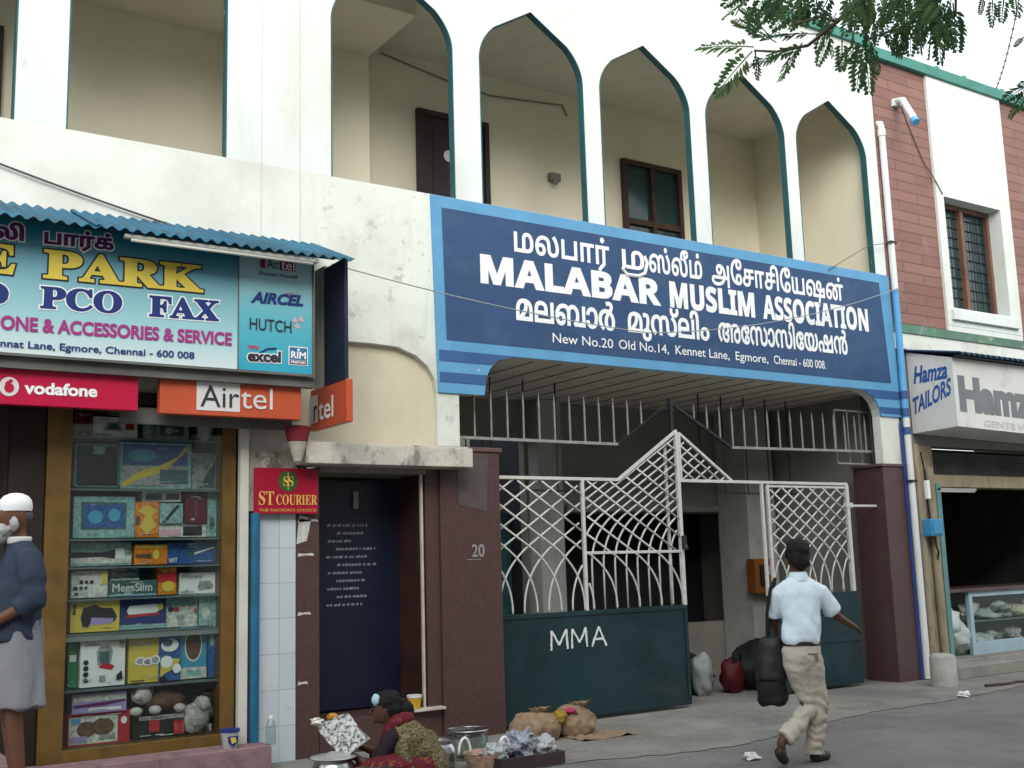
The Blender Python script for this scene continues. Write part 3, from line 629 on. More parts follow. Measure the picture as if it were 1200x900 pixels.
word('english_word', SB, letterw, '𝗠𝗨𝗦𝗟𝗜𝗠', 8.475, 9.83, 4.442, .282, -.031, z1=4.45, ref='𝗛', bold=.030)
word('english_word', SB, letterw, '𝗔𝗦𝗦𝗢𝗖𝗜𝗔𝗧𝗜𝗢𝗡', 9.965, 11.904, 4.450, .282, -.031, z1=4.464, ref='𝗛', bold=.024)
word('malayalam_word', SB, letterw, 'മലബാർ', 6.359, 7.66, 4.087, .215, -.031, ref='മ', bold=.026)
word('malayalam_word', SB, letterw, 'മുസ്ലിം', 7.84, 9.06, 4.098, .215, -.031, ref='മ', bold=.026)
word('malayalam_word', SB, letterw, 'അേസാസിേയഷൻ', 9.20, 11.457, 4.105, .215, -.031, ref='മ', bold=.024, z1=4.123)
for w_, x0, x1, z in (('New No.20', 6.812, 7.62, 3.883), ('Old No.14,', 7.70, 8.42, 3.888), ('Kennet Lane,', 8.52, 9.36, 3.892), ('Egmore,', 9.46, 10.00, 3.897), ('Chennai - 600 008.', 10.10, 11.023, 3.900)):
    word('address_words', SB, letterw, w_, x0, x1, z, .100, -.031, bold=.004)

# ------------------------------------------------------------------ gates
def clip_poly(pts, x0, x1, top):
    """keep the leading run of a polyline inside x0..x1 and below top(x)"""
    out = []; runs = []
    for p in pts:
        if x0 <= p[0] <= x1 and p[1] <= top(p[0]): out.append(p)
        elif out: runs.append(out); out = []
    if out: runs.append(out)
    return [r for r in runs if len(r) > 2]
def lattice(mb, x0, x1, zb, top, sp_r, sp_l, slope, lift_r, lift_l, y, r=.0105, off=0.0, hd=.40):
    for sgn, lift, sp, of in ((1, lift_r, sp_r, off), (-1, lift_l, sp_l, off+sp_l/2 if sp_l == sp_r else off)):
        n = int(6/sp)
        for i in range(-n, n*2):
            xi = x0 + of + i*sp
            p0 = Vector((xi, zb)); p1 = Vector((xi, zb+lift)); c = Vector((xi, zb+lift+hd)); p2 = Vector((xi+sgn*hd, zb+lift+hd+hd*slope))
            pts = [p0.lerp(p1, t/6) for t in range(6)] + [p1*(1-t)**2 + c*2*t*(1-t) + p2*t*t for t in [k/10 for k in range(11)]]
            pts += [p2 + Vector((sgn, slope))*.04*k for k in range(1, 90)]
            for run in clip_poly(pts, x0, x1, top):
                q = [run[0]]
                for a, b, c2 in zip(run, run[1:], run[2:]):
                    if abs((b-a).angle(c2-b)) > .004: q.append(b)
                q.append(run[-1])
                mb.tube([(p.x, y + (.006 if sgn > 0 else -.006), p.y) for p in q], r, 6)
GY = .12
topL = lambda x: 2.46 if x < 7.74 else 2.46 + (x-7.74)*.66
G1 = thing('gate_leaf', 'large closed gate leaf with curved white lattice and MMA painted on its green panel', 'gate', (6.12, GY, 0))
fr = MB()
for x, t in ((6.125, 2.46), (7.235, 2.46), (8.59, 3.02)): fr.bar((x,GY,1.1),(x,GY,t),.045 if x > 8 else .036)
fr.bar((6.11,GY,2.47),(7.74,GY,2.47),.034); fr.bar((7.735,GY,2.475),(8.60,GY,3.04),.034); fr.bar((7.25,GY,1.695),(8.58,GY,1.69),.03)
fr.bar((8.46,GY+.05,1.12),(8.46,GY+.05,2.9),.03)
fr.build('frame', gatewhite, G1, bevel=.004)
mb = MB()
lattice(mb, 6.14, 7.22, 1.11, topL, .30, .30, .65, .03, .02, GY, off=.02, hd=.40); lattice(mb, 7.25, 8.575, 1.11, topL, .155, .31, .62, .45, .02, GY, off=.08, hd=.34)
mb.build('lattice', gatewhite, G1, smooth=True)
mb = MB(); mb.box(6.105,8.61,GY-.02,GY+.02,.04,1.105); gp = mb.build('sheet_panel', gatepanel, G1, bevel=.004)
mb = MB()
mb.box(6.12,8.60,GY-.032,GY-.021,1.06,1.10); mb.box(6.12,8.60,GY-.032,GY-.021,.05,.10); mb.box(6.12,6.16,GY-.031,GY-.021,.11,1.05); mb.box(8.56,8.60,GY-.031,GY-.021,.11,1.05)
mb.build('panel_rim', gatepanel, gp)
mb = MB(); k = GY-.024; rr = random.Random(2)
for p, q in (((6.75,.73),(6.76,.925)),((6.76,.925),(6.85,.78)),((6.85,.78),(6.945,.93)),((6.945,.93),(6.955,.735)),
             ((7.01,.735),(7.02,.93)),((7.02,.93),(7.11,.79)),((7.11,.79),(7.195,.935)),((7.195,.935),(7.205,.74)),
             ((7.265,.74),(7.365,.935)),((7.365,.935),(7.455,.735)),((7.31,.81),(7.42,.81))):
    d_ = Vector((q[0]-p[0], q[1]-p[1])); n_ = Vector((-d_.y, d_.x)).normalized(); L = []; Rr = []
    for t in range(9):
        c_ = Vector(p)+d_*(t/8)+n_*rr.uniform(-.003,.003); w_ = rr.uniform(.009,.0145); L.append(c_+n_*w_); Rr.append(c_-n_*w_)
    sheet(mb, [(v.x, v.y) for v in L+Rr[::-1]], k-.0004*rr.random())
mb.build('painted_letters', M('brush_paint_white', (.66,.68,.66), .8, .1, 30, [((.2,.25,.25), 30, .62, .7, 1, .6)]), gp)
mb = MB(); mb.box(8.575,8.63,GY-.05,GY-.02,1.72,1.86); mb.lathe((8.60,GY-.06,1.70),[(0,0),(.025,.0),(.03,.03),(.02,.06),(0,.06)],10); mb.build('latch', darkiron, G1)
# fixed peak beside it and the rail across the way in
G2 = thing('gate_overthrow', 'triangular lattice piece and rail spanning the open way in the gate', 'gate', (9.0, GY, 2.48))
mb = MB(); mb.bar((8.63,GY,3.015),(9.42,GY,2.485),.03); mb.bar((8.62,GY,2.475),(11.42,GY,2.475),.034); mb.bar((8.635,GY,2.49),(8.635,GY,3.0),.028); mb.build('frame', gatewhite, G2, bevel=.003)
mb = MB(); t2 = lambda x: 3.0-(x-8.63)*.67
for i in range(-8, 12):
    for sg in (1, -1):
        pts = [Vector((8.65 + .03*k, 2.48 + i*.13 + sg*.03*k*.66)) for k in range(26)]
        pts = [p for p in pts if p.y >= 2.48 and p.y <= t2(p.x)]
        if len(pts) > 2: mb.tube([(p.x, GY+.005*sg, p.y) for p in (pts[0], pts[-1])], .010, 6)
mb.build('lattice', gatewhite, G2, smooth=True)
G3 = thing('gate_leaf', 'narrow right gate leaf of white lattice and green panel hinged on the granite pillar', 'gate', (11.3, GY, 0))
mb = MB()
mb.bar((9.90,GY,1.0),(9.90,GY,2.46),.034); mb.bar((10.0,GY,1.1),(10.0,GY,2.45),.036); mb.bar((11.40,GY,1.15),(11.40,GY,2.46),.05); mb.bar((10.0,GY,2.43),(11.4,GY,2.43),.026)
mb.box(11.36,11.48,GY-.03,GY+.03,2.18,2.24); mb.box(11.42,11.99,GY,GY+.02,2.19,2.22)
mb.build('frame', gatewhite, G3, bevel=.004)
mb = MB(); lattice(mb, 10.02, 11.38, 1.15, lambda x: 2.42, .20, .24, .72, .05, .05, GY, hd=.34)
mb.build('lattice', gatewhite, G3, smooth=True)
mb = MB(); mb.box(9.88,11.45,GY-.02,GY+.02,.04,1.15); mb.box(9.90,11.43,GY-.03,GY-.021,.55,.60); mb.build('sheet_panel', gatepanel, G3, bevel=.004)
# fixed bar screen above
SCN = thing('bar_screen', 'row of upright bars with spiked tips fixed under the porch ceiling', 'grille', (9.0, .2, 2.88))
SY = .22
rail = lambda x: 2.87 if x < 7.82 else (2.87+(x-7.82)*.66 if x < 8.6 else (max(2.89, 3.385-(x-8.6)*.53)))
MB().bar((5.70,SY,2.87),(7.82,SY,2.87),.03).build('rail', greyiron, SCN); MB().bar((9.55,SY,2.89),(12.2,SY,2.92),.03).build('rail', greyiron, SCN)
mb = MB(); mb.bar((7.82,SY,2.87),(8.6,SY,3.38),.016); mb.bar((8.6,SY,3.385),(9.55,SY,2.89),.03); mb.bar((8.62,SY,2.95),(8.62,SY,3.42),.04); mb.build('peak_frame', darkiron, SCN)
x = 5.78
while x < 12.25:
    if not 8.35 < x < 8.85:
        mb = MB(); top = 3.28; mb.bar((x,SY,rail(x)),(x,SY,top),.015); mb.tube([(x,SY,top),(x,SY,top+.10)], [.009,.002], 5)
        mb.build('bar', greyiron, SCN)
    x += .20
mb = MB()
for x in (6.3,6.75,7.2,7.65,9.9,10.3,10.7,11.1,11.5): mb.bar((x,SY+.9,2.4),(x,SY+.9,3.68),.013)
mb.bar((5.6,SY+.9,2.42),(11.6,SY+.9,2.42),.018)
mb.build('inner_bars', darkiron, SCN)
mb = MB(); mb.bar((11.5,.30,2.76),(12.2,.30,2.76),.02); mb.bar((11.5,.30,3.45),(12.2,.30,3.45),.02)
for x in (11.5,11.74,11.98,12.2): mb.bar((x,.30,2.76),(x,.30,3.45),.011)
mb.build('side_frame', greyiron, SCN)

# ------------------------------------------------------------------ unseen building added across the narrow street to shade the lower walls
FBD = thing('added_shade_building', 'plain pale three storey building, unseen, added across the narrow street for its shade', 'building', (4, -15, 0))
mb = MB(); mb.box(-16,26,-20,-12.9,0,9.0); mb.build('wall', M('pale_render', (.50,.48,.43), .9, .1, 1), FBD)
mb = MB()
for fl in range(3):
    for k in range(12): mb.box(-14+3.3*k,-12.6+3.3*k,-12.9,-12.86,1.0+3.1*fl,2.4+3.1*fl)
w_ = mb.build('window', winglass, FBD)

# loose grit along the worn pavement edge
mb = MB(); rr = random.Random(31)
for k in range(900):
    x = rr.uniform(4, 13); i = min(range(len(apron)-3), key=lambda j: abs(apron[j][0]-x)); y = apron[i][1] + rr.gauss(-.08, .28); s_ = rr.choice((.004,.005,.006,.008,.011))
    mb.add([(x+s_*math.cos(a_)*rr.uniform(.7,1.2), y+s_*math.sin(a_)*rr.uniform(.7,1.2), .007) for a_ in (0,1.57,3.14,4.71)]+[(x,y,.007+s_*rr.uniform(.5,1))], [(0,1,4),(1,2,4),(2,3,4),(3,0,4)])
gt = mb.build('grit', M('grit_grey', (.22,.21,.19), .95, .5, 8)); gt['kind'] = 'stuff'; gt['label'] = 'fine grey grit strewn along the worn pavement edge'
# ================================================================== phone shop on the left
PS = thing('phone_shop', 'dark open doorway and plinth of the small phone shop', 'shop', (1.5, .2, 0))
mb = MB(); mb.box(-2.9,3.62,-.32,.3,0,.20); mb.box(-2.9,3.62,.3,3.2,0,.18); mb.build('plinth', plinthm, PS, bevel=.01)
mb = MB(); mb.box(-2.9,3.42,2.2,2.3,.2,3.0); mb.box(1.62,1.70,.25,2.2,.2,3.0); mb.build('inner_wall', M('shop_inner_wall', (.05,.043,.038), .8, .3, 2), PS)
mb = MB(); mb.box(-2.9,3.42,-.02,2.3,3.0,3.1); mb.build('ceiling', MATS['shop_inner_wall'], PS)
mb = MB()
for z in (.8,1.25,1.7,2.15): mb.box(-.5,1.6,1.9,2.18,z,z+.03)
mb.build('wall_shelf', darkwood, PS)
mb = MB(); mb.box(.2,1.72,.9,.95,.2,1.05); mb.build('wooden_counter', brownwood, PS)
mb = MB(); mb.box(1.60,1.86,.02,.10,.2,2.95); mb.build('door_jamb', M('brown_jamb', (.018,.012,.010), .6, .3, 3), PS)
mb = MB(); mb.box(1.66,1.71,-.01,.018,1.72,2.02); mb.build('door_pull', litegrey, PS)
# tie bar strip and lintel under the boards
mb = MB(); mb.box(-1.5,3.9,-.56,-.48,3.14,3.225); mb.box(2.35,3.8,-.3,-.25,2.80,2.93); mb.build('lintel_strip', greyframe, PS)

CB = thing('display_cabinet', 'tall ochre wood cabinet with glass front and eight packed shelves', 'cabinet', (2.65, .2, .2))
mb = MB(); mb.box(1.87,2.05,-.02,.42,.2,2.98); mb.box(3.285,3.405,-.02,.42,.2,2.98); mb.box(2.05,3.285,-.02,.42,.2,.29); mb.box(2.05,3.285,-.02,.42,2.94,2.98)
mb.build('wood_frame', ochrewood, CB, bevel=.006)
MB().box(2.05,3.285,.38,.40,.29,2.94).build('back_panel', M('cabinet_back', (.05,.06,.06), .6, .2), CB)
for z in (.735,1.165,1.433,1.683,1.905,2.308,2.728): MB().box(2.052,3.283,.03,.378,z-.022,z-.006).build('shelf', M('greenish_glass_shelf', (.10,.14,.14), .25, .1), CB)
MB().box(2.052,3.283,.035,.06,1.10,1.143).build('shelf_lip', M('grey_shelf_lip', (.2,.23,.23), .3, .1), CB)
MB().box(2.05,3.285,-.006,-.002,.29,2.94).build('glass_front', pane, CB)

# goods: (x0, x1, z0, z1, base material, label, category, list of printed shapes)
def R_(x0, z0, x1, z1, m): return ('r', x0, z0, x1, z1, m)
def O_(cx, cz, rx, rz, m): return ('o', cx, cz, rx, rz, m)
def T_(s, x0, x1, z, h, m): return ('t', s, x0, x1, z, h, m)
def P_(pts, m): return ('p', pts, m)
p_grey = M('print_grey', (.30,.32,.33), .4, .38, 34); p_dteal = M('print_dark_teal', (.05,.12,.13), .35, .38, 34); p_teal = M('print_pale_teal', (.22,.40,.40), .35, .38, 34)
p_blue = M('print_blue', (.03,.10,.30), .35, .38, 34); p_orange = M('print_orange', (.62,.20,.02), .4, .38, 34); p_dred = M('print_dark_red', (.10,.01,.02), .4, .1)
p_brown = M('print_brown', (.12,.07,.04), .5, .38, 34); p_lil = M('print_lilac', (.35,.28,.55), .4, .1); p_card = M('print_pale_card', (.55,.58,.52), .5, .38, 34)
GOODS = [
 (2.086,2.226,2.73,2.923,p_brown,'small brown carton at the left end of the top shelf','box',[R_(.1,.5,.9,.9,p_dred)]),
 (2.240,2.598,2.73,2.900,pr_white,'white carton showing a clothes iron on the top shelf','box',[P_([(.25,.35),(.32,.75),(.58,.75),(.66,.35)],p_grey),P_([(.33,.42),(.38,.68),(.53,.68),(.58,.42)],p_dteal),R_(.72,.4,.92,.75,pr_red),R_(.05,.1,.4,.18,p_grey)]),
 (2.754,3.038,2.73,2.901,p_grey,'grey carton with a small printed picture on the top shelf','box',[R_(.15,.2,.85,.7,p_dteal),O_(.4,.45,.12,.18,p_card),T_('Spike',.3,.7,.4,.18,p_card)]),
 (2.466,3.050,2.312,2.698,p_teal,'large blue carton with a yellow swoosh on the second shelf','box',[R_(.03,.5,.94,.95,p_blue),R_(.03,.05,.94,.5,p_grey),P_([(.03,.12),(.03,.02),(.3,.22),(.62,.38),(.94,.85),(.94,.98),(.8,.7),(.55,.5),(.25,.36)],pr_yellow),R_(.55,.1,.95,.42,p_dteal),O_(.3,.72,.2,.14,pr_cyan)]),
 (3.066,3.283,2.312,2.625,p_grey,'plain grey carton at the right end of the second shelf','box',[P_([(.3,.05),(.95,.05),(.95,.75),(.7,.55)],p_dteal)]),
 (2.103,2.587,1.91,2.243,p_teal,'pale teal carton with a dark blue screen picture on the third shelf','box',[R_(.12,.2,.86,.86,p_dteal),R_(.17,.25,.82,.8,p_blue),O_(.35,.5,.12,.16,pr_cyan),O_(.66,.55,.1,.16,pr_cyan)]),
 (2.594,2.791,1.91,2.204,p_orange,'orange carton with a yellow picture in the middle of the third shelf','box',[P_([(.1,.75),(.5,.92),(.95,.75),(.7,.6),(.9,.3),(.5,.1),(.2,.3),(.45,.6)],pr_yellow),R_(.05,.35,.2,.6,p_brown)]),
 (2.660,2.981,2.207,2.290,pr_white,'slim white carton laid on the orange one','box',[R_(.08,.2,.5,.8,p_dteal),R_(.6,.2,.95,.8,p_brown)]),
 (2.797,2.991,2.024,2.191,p_teal,'pale green carton with a slanting black handset picture','box',[P_([(.1,.05),(.22,.02),(.85,.85),(.75,.95)],pr_black)]),
 (2.800,3.200,1.91,2.019,p_card,'low white carton with a pink end under the green one','box',[R_(.02,.1,.45,.6,pr_pink),R_(.5,.1,.9,.9,pr_black)]),
 (3.005,3.192,2.024,2.279,p_dred,'dark red carton near the right end of the third shelf','box',[R_(.45,.2,.55,.8,p_brown)]),
 (3.205,3.283,1.91,2.288,p_teal,'narrow pale teal carton closing the third shelf','box',[O_(.5,.3,.3,.15,p_dteal)]),
 (2.105,2.580,1.687,1.872,p_teal,'pale carton with a black corded handset on the fourth shelf','box',[R_(.0,.1,1,.45,p_card),P_([(.0,.35),(.5,.38),(.72,.28),(.72,.7),(.5,.58),(0,.6)],pr_black),R_(.73,.3,.88,.75,pr_white)]),
 (2.594,2.868,1.687,1.851,p_orange,'orange carton with a brown handset on the fourth shelf','box',[P_([(.02,.35),(.5,.28),(.5,.55),(.02,.5)],p_brown),O_(.65,.5,.1,.25,pr_yellow),R_(.03,.82,.97,.95,pr_yellow)]),
 (2.875,3.283,1.687,1.860,p_blue,'blue carton with a slanting pen picture on the fourth shelf','box',[P_([(.4,.3),(.98,.7),(.98,.85),(.4,.55)],p_dteal),P_([(.55,.42),(.97,.75),(.97,.8),(.55,.52)],pr_white),T_('NXT',.03,.2,.08,.2,pr_white)]),
 (2.106,2.383,1.437,1.648,p_card,'white carton with rows of small black symbols on the fifth shelf','box',[R_(.22,.5,.32,.65,pr_black),R_(.36,.52,.46,.64,pr_black),R_(.5,.52,.6,.64,pr_black),R_(.05,.28,.17,.42,pr_black),R_(.22,.3,.3,.42,pr_black),R_(.36,.3,.43,.42,pr_black),R_(.08,.1,.2,.2,pr_black),R_(.82,.5,.97,.98,pr_yellow)]),
 (2.397,2.788,1.437,1.563,p_dteal,'dark slim carton lettered in white on the fifth shelf','box',[T_('MegaSlim',.08,.9,.3,.5,p_card),R_(0,0,1,.12,p_teal)]),
 (2.421,2.646,1.565,1.655,p_dteal,'smaller dark slim carton lying on the lettered one','box',[T_('Megaslim',.05,.85,.35,.4,p_grey),R_(0,0,1,.16,p_card)]),
 (2.795,2.943,1.437,1.661,p_orange,'orange and red carton standing upright on the fifth shelf','box',[R_(0,.45,1,.8,pr_red),O_(.55,.3,.35,.2,pr_yellow)]),
 (2.979,3.283,1.437,1.609,pr_white,'white carton with a grey headset picture on the fifth shelf','box',[T_('PHILIPS',.06,.62,.7,.18,p_grey),P_([(.5,.25),(.55,.6),(.85,.6),(.95,.35),(.9,.2),(.6,.15)],p_grey),R_(.03,.06,.4,.12,p_teal)]),
 (2.107,2.483,1.168,1.417,pr_yellow,'yellow carton with a black desk phone on the sixth shelf','box',[P_([(.2,.45),(.25,.75),(.5,.85),(.62,.75),(.85,.72),(.95,.45),(.9,.3),(.4,.25),(.35,.12),(.25,.15)],pr_black),P_([(.4,.2),(.85,.25),(.88,.4),(.42,.45)],p_lil),R_(.04,.55,.1,.9,p_brown)]),
 (2.489,2.869,1.168,1.436,pr_navy,'navy carton with a white and red handset on the sixth shelf','box',[R_(0,0,1,.14,p_teal),P_([(.15,.55),(.2,.7),(.8,.74),(.85,.55),(.75,.45),(.2,.42)],pr_white),P_([(.12,.35),(.85,.4),(.85,.48),(.15,.44)],pr_red),O_(.87,.65,.06,.1,pr_yellow)]),
 (2.876,3.135,1.168,1.430,p_card,'white and pale green carton right of the navy one','box',[R_(.02,.65,.98,.95,p_teal),O_(.15,.55,.1,.08,pr_black),O_(.32,.55,.1,.08,pr_red),O_(.45,.3,.14,.1,p_grey),R_(.9,.4,.97,.55,pr_red)]),
 (3.142,3.283,1.168,1.435,p_teal,'pale green carton at the right end of the sixth shelf','box',[O_(.4,.4,.25,.18,p_card)]),
 (2.106,2.177,.74,1.079,pr_green,'narrow green carton at the left end of the seventh shelf','box',[R_(.15,.6,.85,.75,pr_white)]),
 (2.189,2.539,.74,1.125,pr_white,'big white carton with a cordless phone picture on the seventh shelf','box',[T_('Cordless',.1,.42,.82,.07,p_grey),P_([(.38,.42),(.35,.7),(.45,.82),(.65,.82),(.72,.7),(.68,.42)],p_grey),P_([(.4,.38),(.7,.32),(.76,.4),(.52,.5)],pr_red),R_(.42,.46,.64,.7,p_dteal),O_(.12,.5,.06,.05,pr_black),O_(.12,.38,.06,.05,pr_black),O_(.12,.26,.06,.05,pr_black),O_(.12,.14,.06,.04,pr_black),R_(.42,.1,.55,.22,p_grey),P_([(.8,.1),(.95,.12),(.92,.3),(.8,.2)],pr_black),R_(.85,.78,.97,.9,p_grey)]),
 (2.573,2.990,.74,1.121,pr_yellow,'square yellow and blue carton with round rings on the seventh shelf','box',[R_(.57,.0,1,1,p_blue),T_('LYRA',.08,.4,.76,.1,p_card),O_(.22,.45,.1,.09,pr_white),O_(.22,.45,.07,.06,p_grey),O_(.36,.43,.1,.09,pr_white),O_(.36,.43,.07,.06,p_grey),O_(.5,.46,.1,.1,pr_white),O_(.5,.46,.07,.07,p_grey),P_([(.6,.1),(.95,.3),(.98,.45),(.62,.5)],pr_yellow),O_(.78,.75,.17,.14,pr_white),O_(.74,.8,.1,.08,p_dteal),O_(.72,.4,.12,.13,pr_white),O_(.92,.25,.08,.1,pr_white),P_([(.58,.0),(.58,.08),(.68,.12),(.75,.02)],pr_black),R_(.04,.03,.3,.06,p_brown)]),
 (2.996,3.220,.74,1.194,pr_cyan,'tall sky blue carton with an oval window on the seventh shelf','box',[O_(.5,.6,.33,.3,pr_white),O_(.5,.6,.29,.27,p_brown),R_(.0,.0,1,.2,p_card),R_(.2,.05,.8,.14,p_teal)]),
 (3.227,3.283,.74,1.206,p_blue,'narrow blue carton at the right end of the seventh shelf','box',[R_(.2,.55,.8,.9,p_teal)]),
 (2.122,2.593,.292,.537,pr_red,'red toy carton with brown animal pictures on the bottom shelf','box',[R_(.02,.05,.8,.9,p_card),O_(.3,.5,.16,.25,p_brown),O_(.56,.55,.18,.28,p_brown),R_(.05,.68,.2,.85,pr_cyan),R_(.04,.12,.3,.3,p_lil),R_(.5,.15,.76,.3,p_grey),O_(.9,.7,.05,.12,pr_white)]),
 (2.141,2.554,.54,.689,p_lil,'lilac toy carton lying on the red one','box',[R_(.02,.62,.98,.9,p_card),P_([(.02,.3),(.6,.35),(.98,.5),(.98,.6),(.02,.45)],pr_purple),R_(.3,.1,.9,.25,pr_white)]),
 (2.625,3.035,.292,.473,pr_black,'black and red boxed toy under the plush puppy','box',[R_(.3,.3,.5,.8,pr_red),R_(.78,.1,.98,.7,pr_red),R_(.1,.82,.98,.99,p_card),T_('CHALLENGER',.2,.85,.85,.1,pr_navy)]),
]
for i, (x0, x1, z0, z1, bm_, lab, cat, art) in enumerate(GOODS):
    y0 = .085 + .012*((i*7) % 5); mats = [bm_]; mb = MB(); mb.box(x0, x1, y0, y0+.18, z0, z1, 0); w = x1-x0; h = z1-z0
    lvl = 0
    for a in art:
        m = a[-1]
        if m not in mats: mats.append(m)
        k = mats.index(m); lvl += 1; yy = y0 - .0012 - lvl*.0012
        if a[0] == 'r': mb.quad((x0+a[1]*w,yy,z0+a[2]*h),(x0+a[3]*w,yy,z0+a[2]*h),(x0+a[3]*w,yy,z0+a[4]*h),(x0+a[1]*w,yy,z0+a[4]*h),k)
        elif a[0] == 'o':
            n = 18; mb.add([(x0+(a[1]+a[3]*math.cos(2*math.pi*t/n))*w,yy,z0+(a[2]+a[4]*math.sin(2*math.pi*t/n))*h) for t in range(n)],[tuple(range(n))],k)
        elif a[0] == 'p': sheet(mb, [(x0+p*w,z0+q*h) for p,q in a[1]], yy, k)
        else: text(mb, a[1], x0+a[2]*w, x0+a[3]*w, z0+a[4]*h, a[5]*h, yy, k, bold=.02)
    fine = p_grey if bm_ in (pr_white, p_card, p_teal, pr_yellow, p_lil) else p_card; rg = random.Random(i*13+5)
    if fine not in mats: mats.append(fine)
    for q_ in range(rg.randint(3, 7)):           # small print
        a_ = rg.uniform(.05,.7); b_ = a_+rg.uniform(.08,.28); c_ = rg.choice((.06,.1,.14,.86,.9,.93,.8)); yy = y0-.0012-(lvl+2)*.0012
        mb.quad((x0+a_*w,yy,z0+c_*h),(x0+b_*w,yy,z0+c_*h),(x0+b_*w,yy,z0+c_*h+.006),(x0+a_*w,yy,z0+c_*h+.006), mats.index(fine))
    tn = R(rg.uniform(-3.2,3.2)); cx_ = (x0+x1)/2
    mb.v = [(cx_+(x-cx_)*math.cos(tn), y+(x-cx_)*math.sin(tn)+.012, z) for x, y, z in mb.v]
    tag(mb.build('goods_carton', mats), lab, cat, 'goods on the cabinet shelves')
# case, bottle, bag, soft toys
cs = thing('plastic_case', 'black case with rounded pale rim and a handle notch on the second shelf', 'case', (2.28,.15,2.312))
MB().box(2.097,2.460,.09,.22,2.312,2.675).build('shell', p_teal, cs, bevel=.03)
mb = MB(); mb.box(2.115,2.442,.080,.1,2.332,2.655); mb.build('lid', M('case_black', (.012,.016,.018), .3, .1), cs, bevel=.02)
mb = MB(); mb.box(2.235,2.33,.07,.082,2.585,2.65); mb.build('handle', p_teal, cs, bevel=.012)
tag(MB().lathe((2.697,.15,2.73),[(0,0),(.045,0),(.048,.02),(.048,.15),(.02,.185),(.02,.22),(0,.22)],16).build('spray_bottle', p_grey, smooth=35.0),'grey bottle standing between cartons on the top shelf','bottle','goods on the cabinet shelves')
tag(MB().blob((3.18,.16,2.84),(.07,.05,.115),16,10,.35,2.5,seed=3).build('paper_bag', pr_white, smooth=True),'crumpled white bag at the right end of the top shelf','bag','goods on the cabinet shelves')
pp = thing('plush_puppy', 'brown and white plush puppy lying in wrapping on the bottom shelf', 'soft toy', (2.85,.15,.48))
plw = M('white_plush', (.55,.52,.48), .95, .2, 25, bump=.6, bscale=80); plb = M('brown_plush', (.13,.07,.045), .95, .3, 20, bump=.6, bscale=80)
mb = MB(); mb.blob((2.87,.16,.585),(.18,.075,.085),18,12,.25,3,seed=1); mb.build('body', plb, pp, smooth=True)
mb = MB(); mb.blob((2.68,.12,.65),(.085,.07,.08),16,10,.15,3,seed=2); mb.blob((2.64,.07,.635),(.035,.04,.03),10,8,.1); mb.build('head', plw, pp, smooth=True)
for x in (2.62,2.75): MB().blob((x,.10,.68),(.022,.03,.05),10,8,.2,seed=x).build('ear', plb, pp, smooth=True)
for x, z in ((2.63,.52),(2.78,.52),(2.98,.52)): MB().blob((x,.08,z),(.05,.05,.036),12,8,.2,seed=x).build('paw', plw, pp, smooth=True)
wt = thing('wrapped_plush_toy', 'white plush toy wrapped in clear film at the right of the bottom shelf', 'soft toy', (3.17,.15,.29))
mb = MB(); mb.blob((3.13,.15,.41),(.12,.075,.12),18,12,.35,4,seed=5); mb.blob((3.19,.13,.53),(.07,.06,.065),16,10,.25,4,seed=6); mb.build('toy', plw, wt, smooth=True)
mb = MB(); mb.blob((3.17,.15,.44),(.112,.085,.15),18,12,.55,3.5,seed=8); mb.build('film', clearglass, wt, smooth=False)

# main fascia board
FB = thing('shop_fascia_board', 'long turquoise printed fascia with yellow and navy lettering over the shop', 'sign', (2.2,-.5,3.24))
mb = MB(); mb.box(.2,3.865,-.585,-.30,3.235,4.27); mb.build('light_box', M('box_side', (.45,.46,.44), .6), FB)
mb = MB(); sheet(mb, [(.2,3.245),(3.195,3.245),(3.195,4.265),(.2,4.265)], -.6); mb.build('printed_face', board_print, FB)
mb = MB(); sheet(mb, [(3.205,3.245),(3.855,3.245),(3.855,4.265),(3.205,4.265)], -.6); ap = mb.build('printed_side_panel', panel_print, FB)
mb = MB(); mb.box(.2,3.87,-.615,-.587,3.222,3.243); mb.box(3.856,3.87,-.615,-.587,3.243,4.27); mb.box(3.196,3.204,-.606,-.587,3.243,4.268); mb.build('edge_frame', greyframe, FB)
A = -.604; B = -.607
def two(name, par, m1, m0, s, x0, x1, z0, cap, g, **k):
    lettering(name+'_outline', par, m0, s, x0, x1, z0, cap, A, grow=g, **k); lettering(name, par, m1, s, x0, x1, z0, cap, B, **k)
two('tamil_lettering', FB, pr_purple, pr_white, 'பார்க்', 1.673, 2.186, 4.105, .082, .010, ref='ப', bold=.04, z1=4.12)
two('tamil_lettering', FB, pr_purple, pr_white, 'லி', 1.31, 1.531, 4.105, .082, .010, ref='ப', bold=.05)
two('main_lettering', FB, pr_yellow, pr_black, '𝐏𝐀𝐑𝐊', 1.674, 2.902, 3.842, .208, .012, ref='𝐇', bold=.028, z1=3.862)
two('main_lettering', FB, pr_yellow, pr_black, '𝐄', 1.245, 1.479, 3.840, .208, .012, ref='𝐇', bold=.028)
two('service_lettering', FB, pr_navy, pr_white, '𝐏𝐂𝐎', 1.661, 2.262, 3.605, .158, .010, ref='𝐇', bold=.030, z1=3.622)
two('service_lettering', FB, pr_navy, pr_white, '𝐅𝐀𝐗', 2.467, 3.037, 3.622, .158, .010, ref='𝐇', bold=.030, z1=3.635)
two('service_lettering', FB, pr_navy, pr_white, '𝐒𝐓𝐃', .83, 1.442, 3.600, .158, .010, ref='𝐇', bold=.030)
lettering('goods_lettering', FB, pr_mag, 'ONE & ACCESSORIES & SERVICE', 1.393, 3.145, 3.416, .098, B, bold=.035, z1=3.440)
